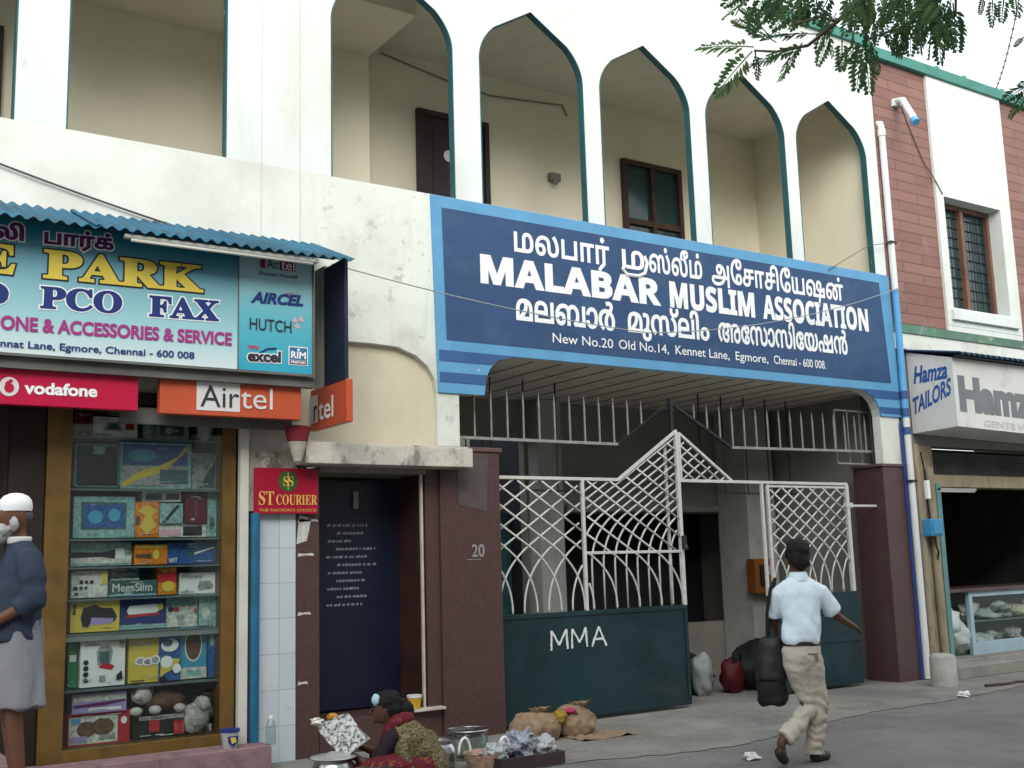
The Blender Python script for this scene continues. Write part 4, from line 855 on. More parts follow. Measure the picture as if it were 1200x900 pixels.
lettering('address_lettering', FB, pr_navy, 'nnat Lane, Egmore, Chennai - 600 008', 1.398, 2.837, 3.285, .052, B, bold=.02, z1=3.303)
# logos on the side panel
for x0, x1, z1 in ((3.385,3.43,4.245),(3.56,3.70,4.235)): MB().quad((x0,A,4.125),(x1,A,4.125),(x1,A,z1),(x0,A,z1)).build('logo_block', M('print_crimson', (.25,.01,.05), .5), ap)
mb = MB(); text(mb,'Air',3.445,3.55,4.128,.085,B,bold=.0); text(mb,'Express Yourself',3.38,3.72,4.065,.03,B,bold=.01); mb.build('logo_lettering', charcoal, ap)
lettering('logo_lettering', ap, pr_white, 'tel', 3.57, 3.69, 4.133, .085, B)
lettering('logo_lettering', ap, pr_navy, 'AIRCEL', 3.302, 3.773, 3.822, .085, B, bold=.045, shear=.25, z1=3.836)
mb = MB(); sheet(mb, [(3.58,3.915),(3.64,3.935),(3.74,3.945),(3.64,3.925)], A); sheet(mb, [(3.55,3.90),(3.66,3.91),(3.73,3.92),(3.66,3.90)], A); mb.build('logo_swoosh', M('print_rose', (.55,.12,.15), .5), ap)
mb = MB(); text(mb,'HUTCH',3.296,3.665,3.590,.096,B,bold=.008); mb.build('logo_lettering', charcoal, ap)
mb = MB()
for cx, cz in ((3.70,3.70),(3.755,3.715),(3.72,3.655)): sheet(mb, [(cx-.03,cz-.01),(cx+.03,cz-.025),(cx,cz+.035)], A); 
mb.build('logo_triangles', pr_pink, ap)
two('logo_lettering', ap, charcoal, pr_white, 'excel', 3.280, 3.572, 3.322, .085, .008, bold=.05, z1=3.330)
mb = MB(); text(mb,'TATA',3.285,3.38,3.425,.028,B,bold=.05); mb.build('logo_lettering', M('print_scarlet', (.5,.03,.05), .5), ap)
mb = MB(); mb.tube([(3.39,B,3.40),(3.45,B,3.435),(3.53,B,3.445)], .006, 5); mb.build('logo_swoosh', pr_navy, ap)
mb = MB(); mb.quad((3.64,A,3.315),(3.815,A,3.315),(3.815,A,3.475),(3.64,A,3.475)); mb.build('logo_block', pr_white, ap)
mb = MB(); mb.quad((3.648,A-.002,3.36),(3.807,A-.002,3.36),(3.807,A-.002,3.467),(3.648,A-.002,3.467)); mb.build('logo_block', M('print_blue_logo', (.03,.16,.30), .5), ap)
mb = MB(); mb.quad((3.648,A-.002,3.322),(3.807,A-.002,3.322),(3.807,A-.002,3.356),(3.648,A-.002,3.356)); mb.build('logo_block', pr_purple, ap)
mb = MB(); text(mb,'RIM',3.66,3.795,3.375,.055,B-.002,bold=.03); mb.lathe((0,0,0),[(0,0),(.012,0),(0,.001)],10); mb.v[-30:] = [(3.728+x,B-.002-z,3.448+y) for x,y,z in mb.v[-30:]]; text(mb,'PREPAID',3.66,3.795,3.33,.02,B-.002,bold=.03); mb.build('logo_lettering', pr_white, ap)

# end cheek boards turned towards the street corner
CK = thing('cheek_board', 'narrow upright board, pale beside dark navy, closing the end of the fascia', 'board', (4.1,-.4,3.2))
MB().box(4.10,4.13,-.31,-.10,3.20,4.30).build('pale_board', M('weathered_pale_board', (.40,.40,.34), .8, .15, 5), CK)
MB().box(4.095,4.13,-.74,-.312,3.20,4.27).build('navy_board', M('navy_board', (.012,.02,.045), .6, .3, 5), CK, bevel=.004)
# corrugated awning
def corrugated(x0, x1, ya, za, yb, zb, pitch, amp, th=.006):
    n = int((x1-x0)/pitch*8); vs = []; fs = []
    for i in range(n+1):
        x = x0+(x1-x0)*i/n; w = amp*math.sin(2*math.pi*(x-x0)/pitch)
        vs += [(x,ya,za+w),(x,yb,zb+w),(x,ya,za+w-th),(x,yb,zb+w-th)]
    for i in range(n):
        a = i*4; b = a+4
        fs += [(a,a+1,b+1,b),(a+2,b+2,b+3,a+3),(a+1,a+3,b+3,b+1),(a,b,b+2,a+2)]
    return MB().add(vs, fs)
AW = thing('shop_awning', 'bright blue corrugated sheet awning over the phone shop', 'awning', (2,-.5,4.3))
corrugated(-.5,2.02,-.90,4.20,.0,4.575,.096,.014).build('corrugated_sheet', awnblue, AW, smooth=40.0)
corrugated(1.98,4.12,-.90,4.21,.0,4.585,.096,.014).build('corrugated_sheet', awnblue, AW, smooth=40.0)
mb = MB(); mb.box(-.5,4.05,-.66,-.62,4.27,4.285); mb.box(-.5,4.05,-.25,-.21,4.40,4.43); mb.build('purlin', M('blue_painted_angle', (.02,.10,.18), .6), AW)
for x in (.6,1.9,3.2): MB().bar((x,-.28,4.30),(x,-.0,4.30),.03).build('bracket', darkiron, AW)
TL = thing('tube_lamp', 'unlit fluorescent batten along the front under the blue awning', 'lamp', (3.0,-.84,4.24))
MB().box(2.2,3.8,-.87,-.82,4.155,4.185).build('batten', M('grey_batten', (.35,.36,.34), .5), TL, bevel=.004)
MB().tube([(2.25,-.86,4.142),(3.75,-.86,4.142)],.013,10).build('tube', lampglass, TL, smooth=True)

# smaller boards
VF = thing('hanging_sign', 'crimson hanging board with a white ring mark and small white word', 'sign', (2.0,-.5,2.86))
MB().box(.9,2.43,-.498,-.42,2.875,3.155).build('panel', red, VF, bevel=.006)
lettering('lettering', VF, pr_white, 'vodafone', 1.592, 2.118, 2.965, .084, -.503, bold=.035, ref='d', z1=2.968)
mb = MB()
n = 28
sheet(mb, [(1.488+.068*math.cos(2*math.pi*t/n), 3.008+.072*math.sin(2*math.pi*t/n)) for t in range(n)], -.502)
mb.build('ring_mark', litegrey, VF)
mb = MB(); sheet(mb, [(1.488+.034*math.cos(2*math.pi*t/n), 2.998+.036*math.sin(2*math.pi*t/n)) for t in range(n)], -.505); sheet(mb, [(1.455,3.0),(1.462,3.04),(1.50,3.065),(1.515,3.05),(1.487,3.03),(1.49,3.0)], -.507); mb.build('ring_mark_drop', red, VF)
def airboard(root, side=None):
    pass
AT = thing('hanging_sign', 'long orange hanging board with a pale square behind part of its word', 'sign', (3.2,-.5,2.86))
MB().box(2.60,3.80,-.498,-.42,2.865,3.205).build('panel', orange, AT, bevel=.006)
mb = MB(); mb.quad((2.893,-.502,2.906),(3.257,-.502,2.906),(3.257,-.502,3.19),(2.893,-.502,3.19)); mb.build('pale_square', litegrey, AT)
lettering('lettering', AT, charcoal, 'Air', 2.924, 3.249, 2.937, .174, -.506, bold=.0)
lettering('lettering', AT, litegrey, 'tel', 3.262, 3.540, 2.940, .178, -.506, ref='l')
A2 = thing('hanging_sign', 'short orange board turned edgewise at the shop corner showing the end of a word', 'sign', (4.1,-.4,2.84))
MB().box(4.10,4.16,-.76,.0,2.835,3.205).build('panel', orange, A2, bevel=.006)
mb = MB(); mb.add([(4.096,.0,2.90),(4.096,-.17,2.90),(4.096,-.17,3.15),(4.096,0,3.15)],[(0,1,2,3)]); mb.build('pale_square', litegrey, A2)
mb = MB(); text(mb,'tel',.19,.50,2.915,.185,0,side=4.095,ref='l',bold=.01); mb.build('lettering', pr_white, A2)
mb = MB(); text(mb,'r',.09,.165,2.915,.14,0,side=4.092,ref='r',bold=.01); mb.build('lettering', charcoal, A2)
# courier plate
CP = thing('courier_sign', 'square maroon plate with gold capitals and a round green emblem', 'sign', (3.83,-.1,2.1))
MB().box(3.54,4.13,-.10,-.075,2.092,2.490).build('plate', maroonred, CP, bevel=.004)
mb = MB(); text(mb,'𝐒𝐓',3.577,3.715,2.170,.115,-.105,ref='𝐇'); text(mb,'𝐂𝐎𝐔𝐑𝐈𝐄𝐑',3.735,4.118,2.172,.085,-.105,ref='𝐇'); text(mb,"THE NATION'S CHOICE",3.578,4.11,2.112,.024,-.105,bold=.0); mb.build('lettering', gold, CP)
n = 26
mb = MB(); sheet(mb, [(3.845+.09*math.cos(2*math.pi*t/n), 2.375+.09*math.sin(2*math.pi*t/n)) for t in range(n)], -.104); em = mb.build('emblem', M('emblem_green', (.03,.09,.02), .5), CP)
mb = MB(); text(mb,'𝐒',3.80,3.85,2.335,.08,-.108,ref='𝐇'); text(mb,'𝐒',3.845,3.895,2.335,.08,-.108,ref='𝐇'); mb.tube([(3.845,-.107,2.30),(3.845,-.107,2.45)],.004,5); mb.build('emblem_letters', gold, em)
# red and white cone under the boards
KN = thing('paper_cone', 'red and white cone hanging below the orange boards', 'lantern', (3.85,-.3,2.5))
MB().lathe((3.85,-.3,2.53),[(0,0),(.035,0),(.085,.17)],18).build('white_cone', M('grubby_paper', (.40,.37,.31), .9, .2, 12), KN, smooth=40.0)
MB().lathe((3.85,-.3,2.705),[(.088,0),(.115,.12),(.10,.13),(0,.13)],18).build('red_rim', M('faded_maroon', (.20,.02,.03), .8, .2, 9), KN, smooth=40.0)
# posts beside the cabinet
tag(MB().box(3.415,3.49,-.10,-.03,.2,3.12).build('square_post', creampole, bevel=.004),'pale cream square post between cabinet and blue pipe','post')
tag(MB().tube([(3.555,-.08,.1),(3.555,-.08,2.10)],.042,14).build('standing_pipe', bluepole, smooth=35.0),'blue painted standing pipe beside the white tiled pier','pipe')
# ================================================================== building on the right
RB = thing('tiled_building', 'red brown tiled building with a white window bay and green bands', 'building', (15, 1, 0))
mb = MB(); mb.box(12.405,13.57,-.02,.3,4.62,8.36); mb.box(15.34,20,-.02,.3,4.62,8.36); mb.build('tiled_wall', terracotta, RB)
mb = MB(); plate(mb, [(13.57,4.70),(15.34,4.70),(15.34,8.36),(13.57,8.36)], [[(13.73,4.96),(15.08,4.96),(15.08,6.58),(13.73,6.58)]], -.06, .3)
mb.build('white_bay', white_wall, RB)
mb = MB(); mb.box(13.66,15.22,-.11,-.06,4.78,4.93); mb.build('window_sill', white_wall, RB, bevel=.008)
wm = MB(); wm.box(13.73,13.80,.14,.22,4.96,6.58); wm.box(15.01,15.08,.14,.22,4.96,6.58); wm.box(13.80,15.01,.14,.22,6.51,6.58); wm.box(13.80,15.01,.14,.22,4.96,5.02); wm.box(14.34,14.42,.12,.22,5.02,6.51)
wf = wm.build('window', M('window_frame_brown', (.16,.085,.06), .55, .2), RB, bevel=.004)
MB().box(13.80,15.01,.20,.206,5.02,6.51).build('pane', winglass, wf)
mb = MB(); rr = random.Random(4)
for k in range(10): 
    z = 5.05+.15*k; mb.bar((13.81,.185,z),(15.0,.185,z),.01)
for k in range(8):
    x = 13.9+.15*k; mb.bar((x,.175,5.02),(x,.175,6.51),.01)
mb.build('grille', darkiron, wf)
gr = MATS['green_enamel_coping']
mb = MB(); mb.box(12.402,20,-.10,.3,8.362,8.52); mb.build('green_coping', gr, RB, bevel=.01)
for x in (13.9,14.55,15.5): MB().lathe((x,-.02,8.522),[(.04,0),(.045,.04),(.02,.07),(0,.075)],10).build('coping_stud', gr, RB)
mb = MB(); mb.box(12.42,20,-.07,.25,4.50,4.618); mb.build('green_band', M('green_band_paint', (.10,.20,.14), .7, .2, 3, [((.4,.4,.34), 5, .58, .7, 1, .7)]), RB)
mb = MB(); mb.box(12.42,20,-.05,.25,4.28,4.498); mb.build('band_course', parapet_wall, RB)
mb = MB(); mb.box(13.57,15.34,-.055,.25,4.62,4.698); mb.build('bay_base', white_wall, RB)
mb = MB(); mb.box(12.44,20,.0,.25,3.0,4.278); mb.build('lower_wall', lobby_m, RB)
mb = MB(); mb.box(12.405,20,.31,4,8.2,8.36); mb.box(12.405,20,.31,4,4.3,4.5); mb.box(19.9,20,.31,4,0,8.2); mb.box(12.41,12.5,.31,4,0,8.2); mb.build('building_core', lobby_m, RB)
mb = MB(); mb.box(12.42,13.02,-.01,.25,0,3.0); mb.build('shop_pier', M('yellowed_pier_wall', (.36,.31,.21), .9, .15, 3, [((.12,.1,.07), 4, .52, .68, .4, .8)]), RB)
mb = MB(); mb.box(13.02,13.11,-.03,.12,.18,2.5); mb.build('shutter_channel', M('teal_channel', (.12,.26,.26), .6, .2, 4), RB)
MB().box(17.0,20,.0,.25,0,3.0).build('shop_pier', MATS['yellowed_pier_wall'], RB)
mb = MB(); mb.box(13.02,20,.02,.30,2.46,2.62); mb.build('shop_lintel', MATS['yellowed_pier_wall'], RB)
mb = MB()
for k in range(9): mb.tube([(13.02,.10,2.64+.035*k),(20,.10,2.64+.035*k)], .02, 8)
mb.build('rolled_shutter', M('shutter_grey', (.07,.075,.07), .5, .25, 4), RB, smooth=True)
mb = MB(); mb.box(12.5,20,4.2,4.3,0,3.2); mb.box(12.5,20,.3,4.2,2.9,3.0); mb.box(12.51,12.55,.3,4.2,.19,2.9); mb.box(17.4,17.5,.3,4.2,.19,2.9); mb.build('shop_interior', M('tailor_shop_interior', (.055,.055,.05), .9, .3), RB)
mb = MB(); mb.box(12.62,20,-.38,.0,0,.17); mb.box(13.02,20,.0,4.2,0,.19); mb.build('step', M('worn_cement_step', (.26,.25,.22), .9, .2, 3, [((.12,.11,.1), 5, .55, .7, 1, .6)], .3), RB, bevel=.02)
# tailor's box sign
TS = thing('box_sign', 'off white box sign of a tailor with blue hand lettering on its end', 'sign', (13.5,-.4,3.12))
mb = MB(); mb.add([(12.64,-.70,3.17),(16.5,-.70,3.07),(16.5,-.02,3.07),(12.64,-.02,3.15),(12.64,-.70,4.06),(16.5,-.70,4.05),(16.5,-.02,4.2),(12.64,-.02,4.24)],[(0,3,2,1),(4,5,6,7),(0,1,5,4),(1,2,6,5),(2,3,7,6),(3,0,4,7)])
bx = mb.build('box', M('aged_white_sign_paint', (.62,.63,.60), .7, .07, 2, [((.36,.35,.31), 3, .55, .75, .6, .7), ((.1,.09,.08), 14, .72, .76, 1, .6)]), TS)
mb = MB(); 
text(mb,'Hamza',.10,.62,3.81,.21,0,side=12.636,bold=.035,shear=.3,z1=3.81); text(mb,'TAILORS',.06,.66,3.40,.20,0,side=12.636,bold=.03,shear=.2,z1=3.60)
mb.build('end_lettering', M('sign_blue_enamel', (.03,.09,.30), .5), TS)
mb = MB(); text(mb,'Hamza',12.72,14.55,3.40,.40,-.704,bold=.06,z1=3.36); mb.build('front_lettering', M('faded_grey_lettering', (.17,.19,.20), .7, .1), TS)
mb = MB(); text(mb,'GENTS WEAR',13.2,14.6,3.19,.08,-.704,bold=.02,z1=3.16); mb.build('front_small_lettering', M('faint_lettering', (.50,.50,.48), .7, .1), TS)
TA = thing('tailor_awning', 'thin dark blue corrugated sheet over the tailor sign', 'awning', (14,-.4,4.15))
corrugated(12.6,17.0,-.84,4.10,.0,4.27,.12,.018).build('corrugated_sheet', dkblue, TA, smooth=40.0)
mb = MB(); mb.box(12.62,17,-.78,-.74,4.062,4.08); mb.build('edge_rail', darkiron, TA)
tl = thing('tube_lamp', 'unlit fluorescent batten under the tailor shop lintel', 'lamp', (13.4,-.05,2.4))
MB().box(13.05,13.9,-.03,.02,2.405,2.44).build('batten', MATS['grey_batten'], tl, bevel=.003)
MB().tube([(13.08,-.02,2.395),(13.86,-.02,2.395)],.012,8).build('tube', lampglass, tl, smooth=True)
# counter
CT = thing('glass_counter', 'pale blue framed glass counter with folded cloth inside the tailor shop', 'counter', (14.3,.5,.19))
cw = M('counter_pale_blue', (.32,.44,.50), .5, .1, 3)
mb = MB(); mb.box(13.2,18,.26,1.0,1.04,1.09); mb.build('top', M('counter_dark_top', (.08,.05,.045), .3, .2), CT, bevel=.005)
mb = MB(); mb.box(13.98,14.06,.30,.36,.19,1.04); mb.box(14.06,18,.30,.34,.19,.36); mb.box(14.06,18,.30,.34,.97,1.04); mb.box(15.6,15.66,.30,.34,.36,.97); mb.build('frame', cw, CT, bevel=.004)
mb = MB(); mb.box(14.06,18,.36,.95,.19,.22); mb.box(14.06,18,.36,.95,.62,.635); mb.box(14.06,18,.93,.95,.22,1.03); mb.build('shelf', M('counter_shelf', (.2,.26,.27), .4, .2), CT)
MB().box(14.06,15.6,.325,.329,.36,.97).build('glass_front', pane, CT)
rr = random.Random(11)
for k, lab in enumerate(('white','pale','grey','cream','white','pale','grey','cream')):
    x = 14.25+.36*(k % 4)+.12*rr.random(); z = .22 if k < 4 else .635
    mb = MB()
    for q_ in range(4): mb.blob((x+rr.uniform(-.16,.16),.47+rr.uniform(-.05,.12),z+.05+.05*q_),(rr.uniform(.09,.2),rr.uniform(.07,.12),rr.uniform(.035,.07)),14,9)
    me_ = ruffle(ruffle(fuse(mb,.014,2),.035,9,seed=k*1.7),.012,28,seed=k)
    tag(put(me_, 'folded_cloth', M('cloth_'+lab, dict(white=(.62,.64,.62),pale=(.45,.52,.5),grey=(.3,.33,.33),cream=(.55,.5,.4))[lab], .9, .15, 8), None), 'bundle of pale cloth inside the glass counter', 'cloth', 'cloth bundles in the counter')
mb = MB(); mb.blob((13.62,.55,.62),(.30,.25,.24),18,12,.5,2.5,seed=4); mb.blob((13.85,.45,.42),(.2,.18,.2),14,10,.5,3,seed=9)
tag(mb.build('cloth_heap', MATS['cloth_pale'], smooth=True), 'loose heap of white cloth under the dark end of the counter', 'cloth')
# pipes and boxes on the party line
DP = thing('drain_pipe', 'long white drain pipe with bent top running down beside the name board', 'pipe', (12.45,-.1,0))
mb = MB(); mb.tube([(12.45,-.075,.02),(12.45,-.075,3.34)], .045, 14); mb.build('lower_pipe', pvc, DP, smooth=35.0)
mb = MB(); mb.tube([(12.45,-.075,5.06),(12.45,-.075,7.25),(12.45,-.075,7.34),(12.455,-.06,7.40),(12.46,.0,7.42)], .045, 14); mb.tube([(12.45,-.075,7.22),(12.45,-.075,7.31)], .056, 14); mb.build('upper_pipe', pvc, DP, smooth=35.0)
mb = MB(); mb.tube([(12.45,-.075,3.34),(12.45,-.075,5.06)], .0455, 14); bp = mb.build('blue_stretch', bluepaint, DP, smooth=35.0)
for a, b in ((3.36,3.47),(3.59,3.70),(3.12,3.22)): MB().tube([(12.45,-.075,a),(12.45,-.075,b)], .0475, 14).build('painted_ring', stripe, bp, smooth=35.0)
mb = MB(); mb.box(12.39,12.51,-.125,-.03,5.70,5.73); mb.box(12.39,12.51,-.125,-.03,2.50,2.53); mb.build('clip', darkiron, DP)
tag(MB().box(12.37,12.40,-.045,-.024,.02,3.30).build('painted_edge', navypaint), 'thin dark blue painted line down the right gate pillar', 'trim')
SP = thing('spout_pipe', 'short white spout pipe jutting from the tiled wall', 'pipe', (12.8,-.1,7.7))
MB().tube([(12.86,.0,7.80),(12.84,-.10,7.80),(12.80,-.20,7.76),(12.66,-.46,7.36)], .05, 14).build('bent_tube', pvc, SP, smooth=40.0)
MB().lathe((12.86,-.03,7.74),[(0,0),(.075,.0),(.075,.1),(0,.1)],14).build('wall_flange', pvc, SP, smooth=40.0)
MB().tube([(12.668,-.445,7.38),(12.645,-.487,7.314)], .053, 14).build('blue_mouth', bluepaint, SP, smooth=35.0)
tag(MB().tube([(12.60,-.06,.02),(12.60,-.06,2.6),(12.58,-.06,3.0)],.05,12).build('standing_pipe', yelpvc, smooth=35.0), 'stained cream pipe between white drain pipe and blue box', 'pipe')
tag(MB().tube([(12.86,-.06,.2),(12.84,-.06,2.7)],.055,12).build('standing_pipe', yelpvc, smooth=35.0), 'stained yellowish pipe beside the tailor shop opening', 'pipe')
MX = thing('meter_box', 'small blue box on the pipes beside the tailor shop', 'box', (12.68,-.15,1.8))
MB().box(12.56,12.80,-.24,-.10,1.80,2.02).build('case', M('meter_blue', (.05,.26,.48), .5, .12, 5), MX, bevel=.012)
MB().box(12.585,12.775,-.252,-.241,1.825,1.995).build('lid', MATS['meter_blue'], MX, bevel=.006)
mb = MB(); mb.tube([(12.66,-.16,2.02),(12.64,-.16,2.2),(12.66,-.14,2.6),(12.63,-.12,2.9)],.012,6); mb.tube([(12.72,-.16,1.80),(12.74,-.16,1.65),(12.80,-.14,1.6),(12.82,-.10,1.5)],.012,6); mb.build('wire', rubber, MX)
MB().box(12.60,12.66,-.20,-.15,2.28,2.52).build('fuse_carrier', pr_white, MX, bevel=.006)
mb = MB(); mb.lathe((12.02,-.62,.0),[(0,0),(.155,0),(.16,.03),(.15,.34),(.135,.375),(.1,.385),(0,.387)],18)
for i, v in enumerate(mb.v): mb.v[i] = (v[0]+.012*noise.noise(Vector(v)*6), v[1]+.012*noise.noise(Vector(v)*7+Vector((3,1,2))), v[2]+.01*noise.noise(Vector(v)*5))
tag(mb.build('concrete_bollard', M('rough_concrete', (.42,.41,.38), .95, .15, 6, [((.2,.19,.17), 7, .55, .7, 1, .6)], .5, 30), smooth=50.0), 'short rough concrete bollard at the foot of the drain pipes', 'bollard')

# ------------------------------------------------------------------ cables
cab = M('cable_grey', (.09,.09,.085), .7)
def sag(p, q, s, n=14): 
    p = Vector(p); q = Vector(q); return [p.lerp(q, t/n) - Vector((0,0,s*4*(t/n)*(1-t/n))) for t in range(n+1)]
tag(MB().tube(sag((.6,-.03,5.10),(2.9,-.03,4.55),.03),.009,6).build('wall_cable', cab), 'thin cable slanting down the white parapet above the blue awning', 'cable')
tag(MB().tube(sag((4.18,-.30,4.33),(8.0,-.18,4.06),.06)+sag((8.0,-.18,4.06),(12.45,-.14,5.08),.14)[1:],.006,6).build('overhead_wire', M('pale_wire', (.30,.32,.34), .7)), 'thin pale wire sagging across the navy name board', 'cable')
tag(MB().tube([(12.98,-.03,7.82),(13.10,-.03,7.55),(13.38,-.035,7.03),(13.56,-.07,6.78),(13.70,-.07,6.6)],.008,6).build('wall_cable', cab), 'thin dark cable down the red tiles beside the white bay', 'cable')
tag(MB().tube([(12.40,-.12,5.70),(12.0,-.06,5.62),(11.2,-.04,5.2)],.005,6).build('thin_wire', cab), 'fine wire from the pipe clip towards the name board', 'cable')
mb = MB(); q = sag((14.3,-1.5,10.4),(21,3.5,11.0),.3,40)
mb.tube(q,.012,6)
for p in q[::2]: mb.blob(p,(.03,.03,.03),8,6)
tag(mb.build('knotted_cable', M('weathered_cable', (.4,.38,.34), .8)), 'knotted cable crossing the white sky above the green coping', 'cable')

# ------------------------------------------------------------------ niche board and payphone
NB = thing('notice_board', 'dark blue notice board with rows of small faint writing in the shaded niche', 'sign', (4.7,.48,.32))
MB().box(4.19,5.225,.475,.51,.32,2.44).build('board', M('board_blue', (.006,.010,.027), .35, .2, 2, spec=.5), NB)
mb = MB(); rr = random.Random(5)
for k in range(11):
    z = 2.0-.074*k; x = 4.46+(.10 if k % 2 else 0.0)+.02*rr.random(); xe = x+.22+.25*rr.random()
    while x < xe:
        w = .012+.03*rr.random(); mb.quad((x,.471,z),(x+w,.471,z+.002),(x+w,.471,z+.022+.008*rr.random()),(x,.471,z+.02)); x += w+.008+.012*(rr.random() > .7)
mb.build('writing', M('faint_writing', (.20,.21,.24), .7, .2, 30), NB)
MB().box(4.74,4.79,.45,.47,2.17,2.33).build('switch_plate', p_grey, NB)
PH = thing('payphone', 'orange wall payphone on the pier inside the gate', 'telephone', (11.65,1.9,1.1))
MB().box(11.46,11.80,1.82,1.998,1.10,1.58).build('hood', M('payphone_orange', (.20,.07,.015), .5, .15), PH, bevel=.02)
MB().box(11.53,11.60,1.77,1.82,1.22,1.50).build('handset', rubber, PH, bevel=.015)
MB().box(11.63,11.76,1.808,1.82,1.35,1.48).build('keypad', p_grey, PH, bevel=.004)

# ------------------------------------------------------------------ bags inside the gate
tag(MB().blob((9.42,.80,.24),(.15,.12,.25),20,14,.55,2.0,seed=2).build('plastic_sack', M('white_sack', (.28,.30,.30), .6, .1, 5), smooth=True), 'slumped white plastic sack standing inside the open way of the gate', 'bag')
rb = thing('red_bag', 'dark red bag beside the white plastic sack inside the gate', 'bag', (9.85,.7,0))
MB().blob((9.86,.75,.20),(.15,.13,.21),18,12,.25,2.5,seed=6).build('body', M('bag_red', (.07,.006,.010), .6, .2, 6), rb, smooth=True)
MB().tube([(9.79,.66,.38),(9.82,.64,.47),(9.90,.64,.47),(9.93,.66,.38)],.013,8).build('handle', rubber, rb, smooth=True)
blackbag = M('black_cloth_bag', (.012,.012,.014), .7, .3, 8)
tag(MB().blob((9.25,1.15,.26),(.55,.3,.28),20,12,.4,2.2,seed=8).build('black_bundle', blackbag, smooth=True), 'low black bundle behind the white plastic sack', 'bundle')
tag(MB().blob((10.45,.80,.28),(.50,.28,.32),20,12,.35,2.2,seed=12).build('black_bundle', blackbag, smooth=True), 'taller black bundle between red bag and narrow gate leaf', 'bundle')

# ------------------------------------------------------------------ things on the pavement
burlap = M('burlap', (.27,.19,.12), .95, .2, 14, [((.10,.065,.04), 9, .55, .7, 1, .6)], .5, 60)
def sack(loc, rad, seed, label):
    t = thing('burlap_sack', label, 'sack', loc, local=True)
    mb = MB(); mb.blob((0,0,rad[2]*.80),rad,22,14,.2,1.6,seed=seed); mb.blob((-rad[0]*.35,0,rad[2]*.75),(rad[0]*.72,rad[1]*.95,rad[2]*.95),20,12,.15,2,seed=seed+2); mb.blob((rad[0]*.1,-.02,rad[2]*1.45),(rad[0]*.4,rad[1]*.5,rad[2]*.5),14,10,.2,2,seed=seed)
    me = ruffle(ruffle(fuse(mb,.013,5), .03, 5, seed=seed), .009, 22, seed=seed+1)
    for v in me.vertices: v.co.z = max(v.co.z, .008)
    put(me, 'body', burlap, t)
    mb = MB(); n = 16
    a = [(.02+.06*math.cos(2*math.pi*k/n)*(1+.2*math.sin(3*k)), -.02+.04*math.sin(2*math.pi*k/n), rad[2]*1.72+.01*math.sin(k*2.2)) for k in range(n)]
    b = [(.05+.11*math.cos(2*math.pi*k/n)*(1+.3*math.sin(2*k)), -.03+.06*math.sin(2*math.pi*k/n), rad[2]*1.74+.04+.03*math.sin(k*3.1)) for k in range(n)]
    mb.add(a+b, [(i,(i+1)%n,n+(i+1)%n,n+i) for i in range(n)]); mb.build('gathered_mouth', burlap, t, smooth=True)
    return t
s1 = sack((6.03,-.62,.006), (.27,.17,.145), 3, 'fuller burlap sack with yellow stain leaning at the green gate panel')
MB().blob((.20,-.085,.20),(.085,.06,.055),16,11,.7,4).build('yellow_patch', M('turmeric_stain', (.30,.19,.03), .9, .2, 9), s1, smooth=True)
s2 = sack((6.50,-.60,.006), (.21,.15,.15), 9, 'smaller slumped burlap sack right of the stained one')
MB().blob((-.115,-.075,.235),(.065,.045,.028),14,10,.9,5).build('pink_rag', M('pink_rag', (.42,.05,.12), .9, .2), s2, smooth=True)
mb = MB(); g = 10
vs = [(6.32+.07*i, -.98+.05*j, .012+.012*noise.noise(Vector((i*.5,j*.5,0)))+(.02 if (i+j) % 7 == 0 else 0)) for j in range(g) for i in range(g)]
mb.add(vs, [(j*g+i, j*g+i+1, (j+1)*g+i+1, (j+1)*g+i) for j in range(g-1) for i in range(g-1)]); tag(mb.build('sack_cloth', burlap, smooth=True), 'flat burlap cloth spread on the pavement under the sacks', 'cloth')

def pot(loc, r, h, label, content=None):
    t = thing('cooking_pot', label, 'pot', loc, local=True)
    MB().lathe((0,0,0),[(0,0),(r*.7,0),(r*.92,h*.12),(r,h*.4),(r*.97,h*.7),(r*.82,h*.88),(r*.86,h*.95),(r*1.12,h),(r*1.12,h*1.012),(r*.80,h*.93),(r*.78,h*.86),(r*.93,h*.6),(r*.9,h*.2),(0,h*.1)],30).build('body', steel, t, smooth=40.0)
    if content: MB().lathe((0,0,h*.80),[(0,.012),(r*.5,.01),(r*.84,0)],24).build('contents', content, t, smooth=True)
    return t
p1 = pot((3.60,-1.55,.006), .165, .25, 'wide steel pot with pale lid nearest the tiled pier')
MB().lathe((0,0,.252),[(0,.03),(.02,.035),(.06,.018),(.14,.006),(.165,0),(.168,-.003)],26).build('lid', M('lid_aluminium', (.7,.7,.68), .35, .1, metal=.8), p1, smooth=40.0)
pot((3.68,-2.0,.0), .185, .20, 'wide shallow steel basin in front of the seated woman', M('food_white', (.6,.58,.5), .8, .1, 20))
pot((4.68,-1.22,.006), .135, .22, 'tall steel pot of dark gravy behind the seated woman', M('brown_gravy', (.10,.05,.02), .3, .2))
jr = thing('glass_jar', 'wide clear glass jar standing by the maroon gate pillar', 'jar', (5.08,-1.0,.006), local=True)
MB().lathe((0,0,0),[(0,.004),(.15,.004),(.165,.02),(.17,.18),(.155,.215),(.175,.235),(.178,.235),(.16,.212),(.165,.18),(.16,.025),(0,.012)],28).build('body', clearglass, jr, smooth=40.0)
MB().lathe((0,0,.233),[(.172,.0),(.182,.004),(.172,.010)],28).build('rim', steel, jr, smooth=True)
bk = thing('woven_basket', 'pinkish woven plastic basket with two white loop handles', 'basket', (4.93,-1.50,.006), local=True)
wv = M('basket_weave', (.40,.26,.20), .6, .3, 30)
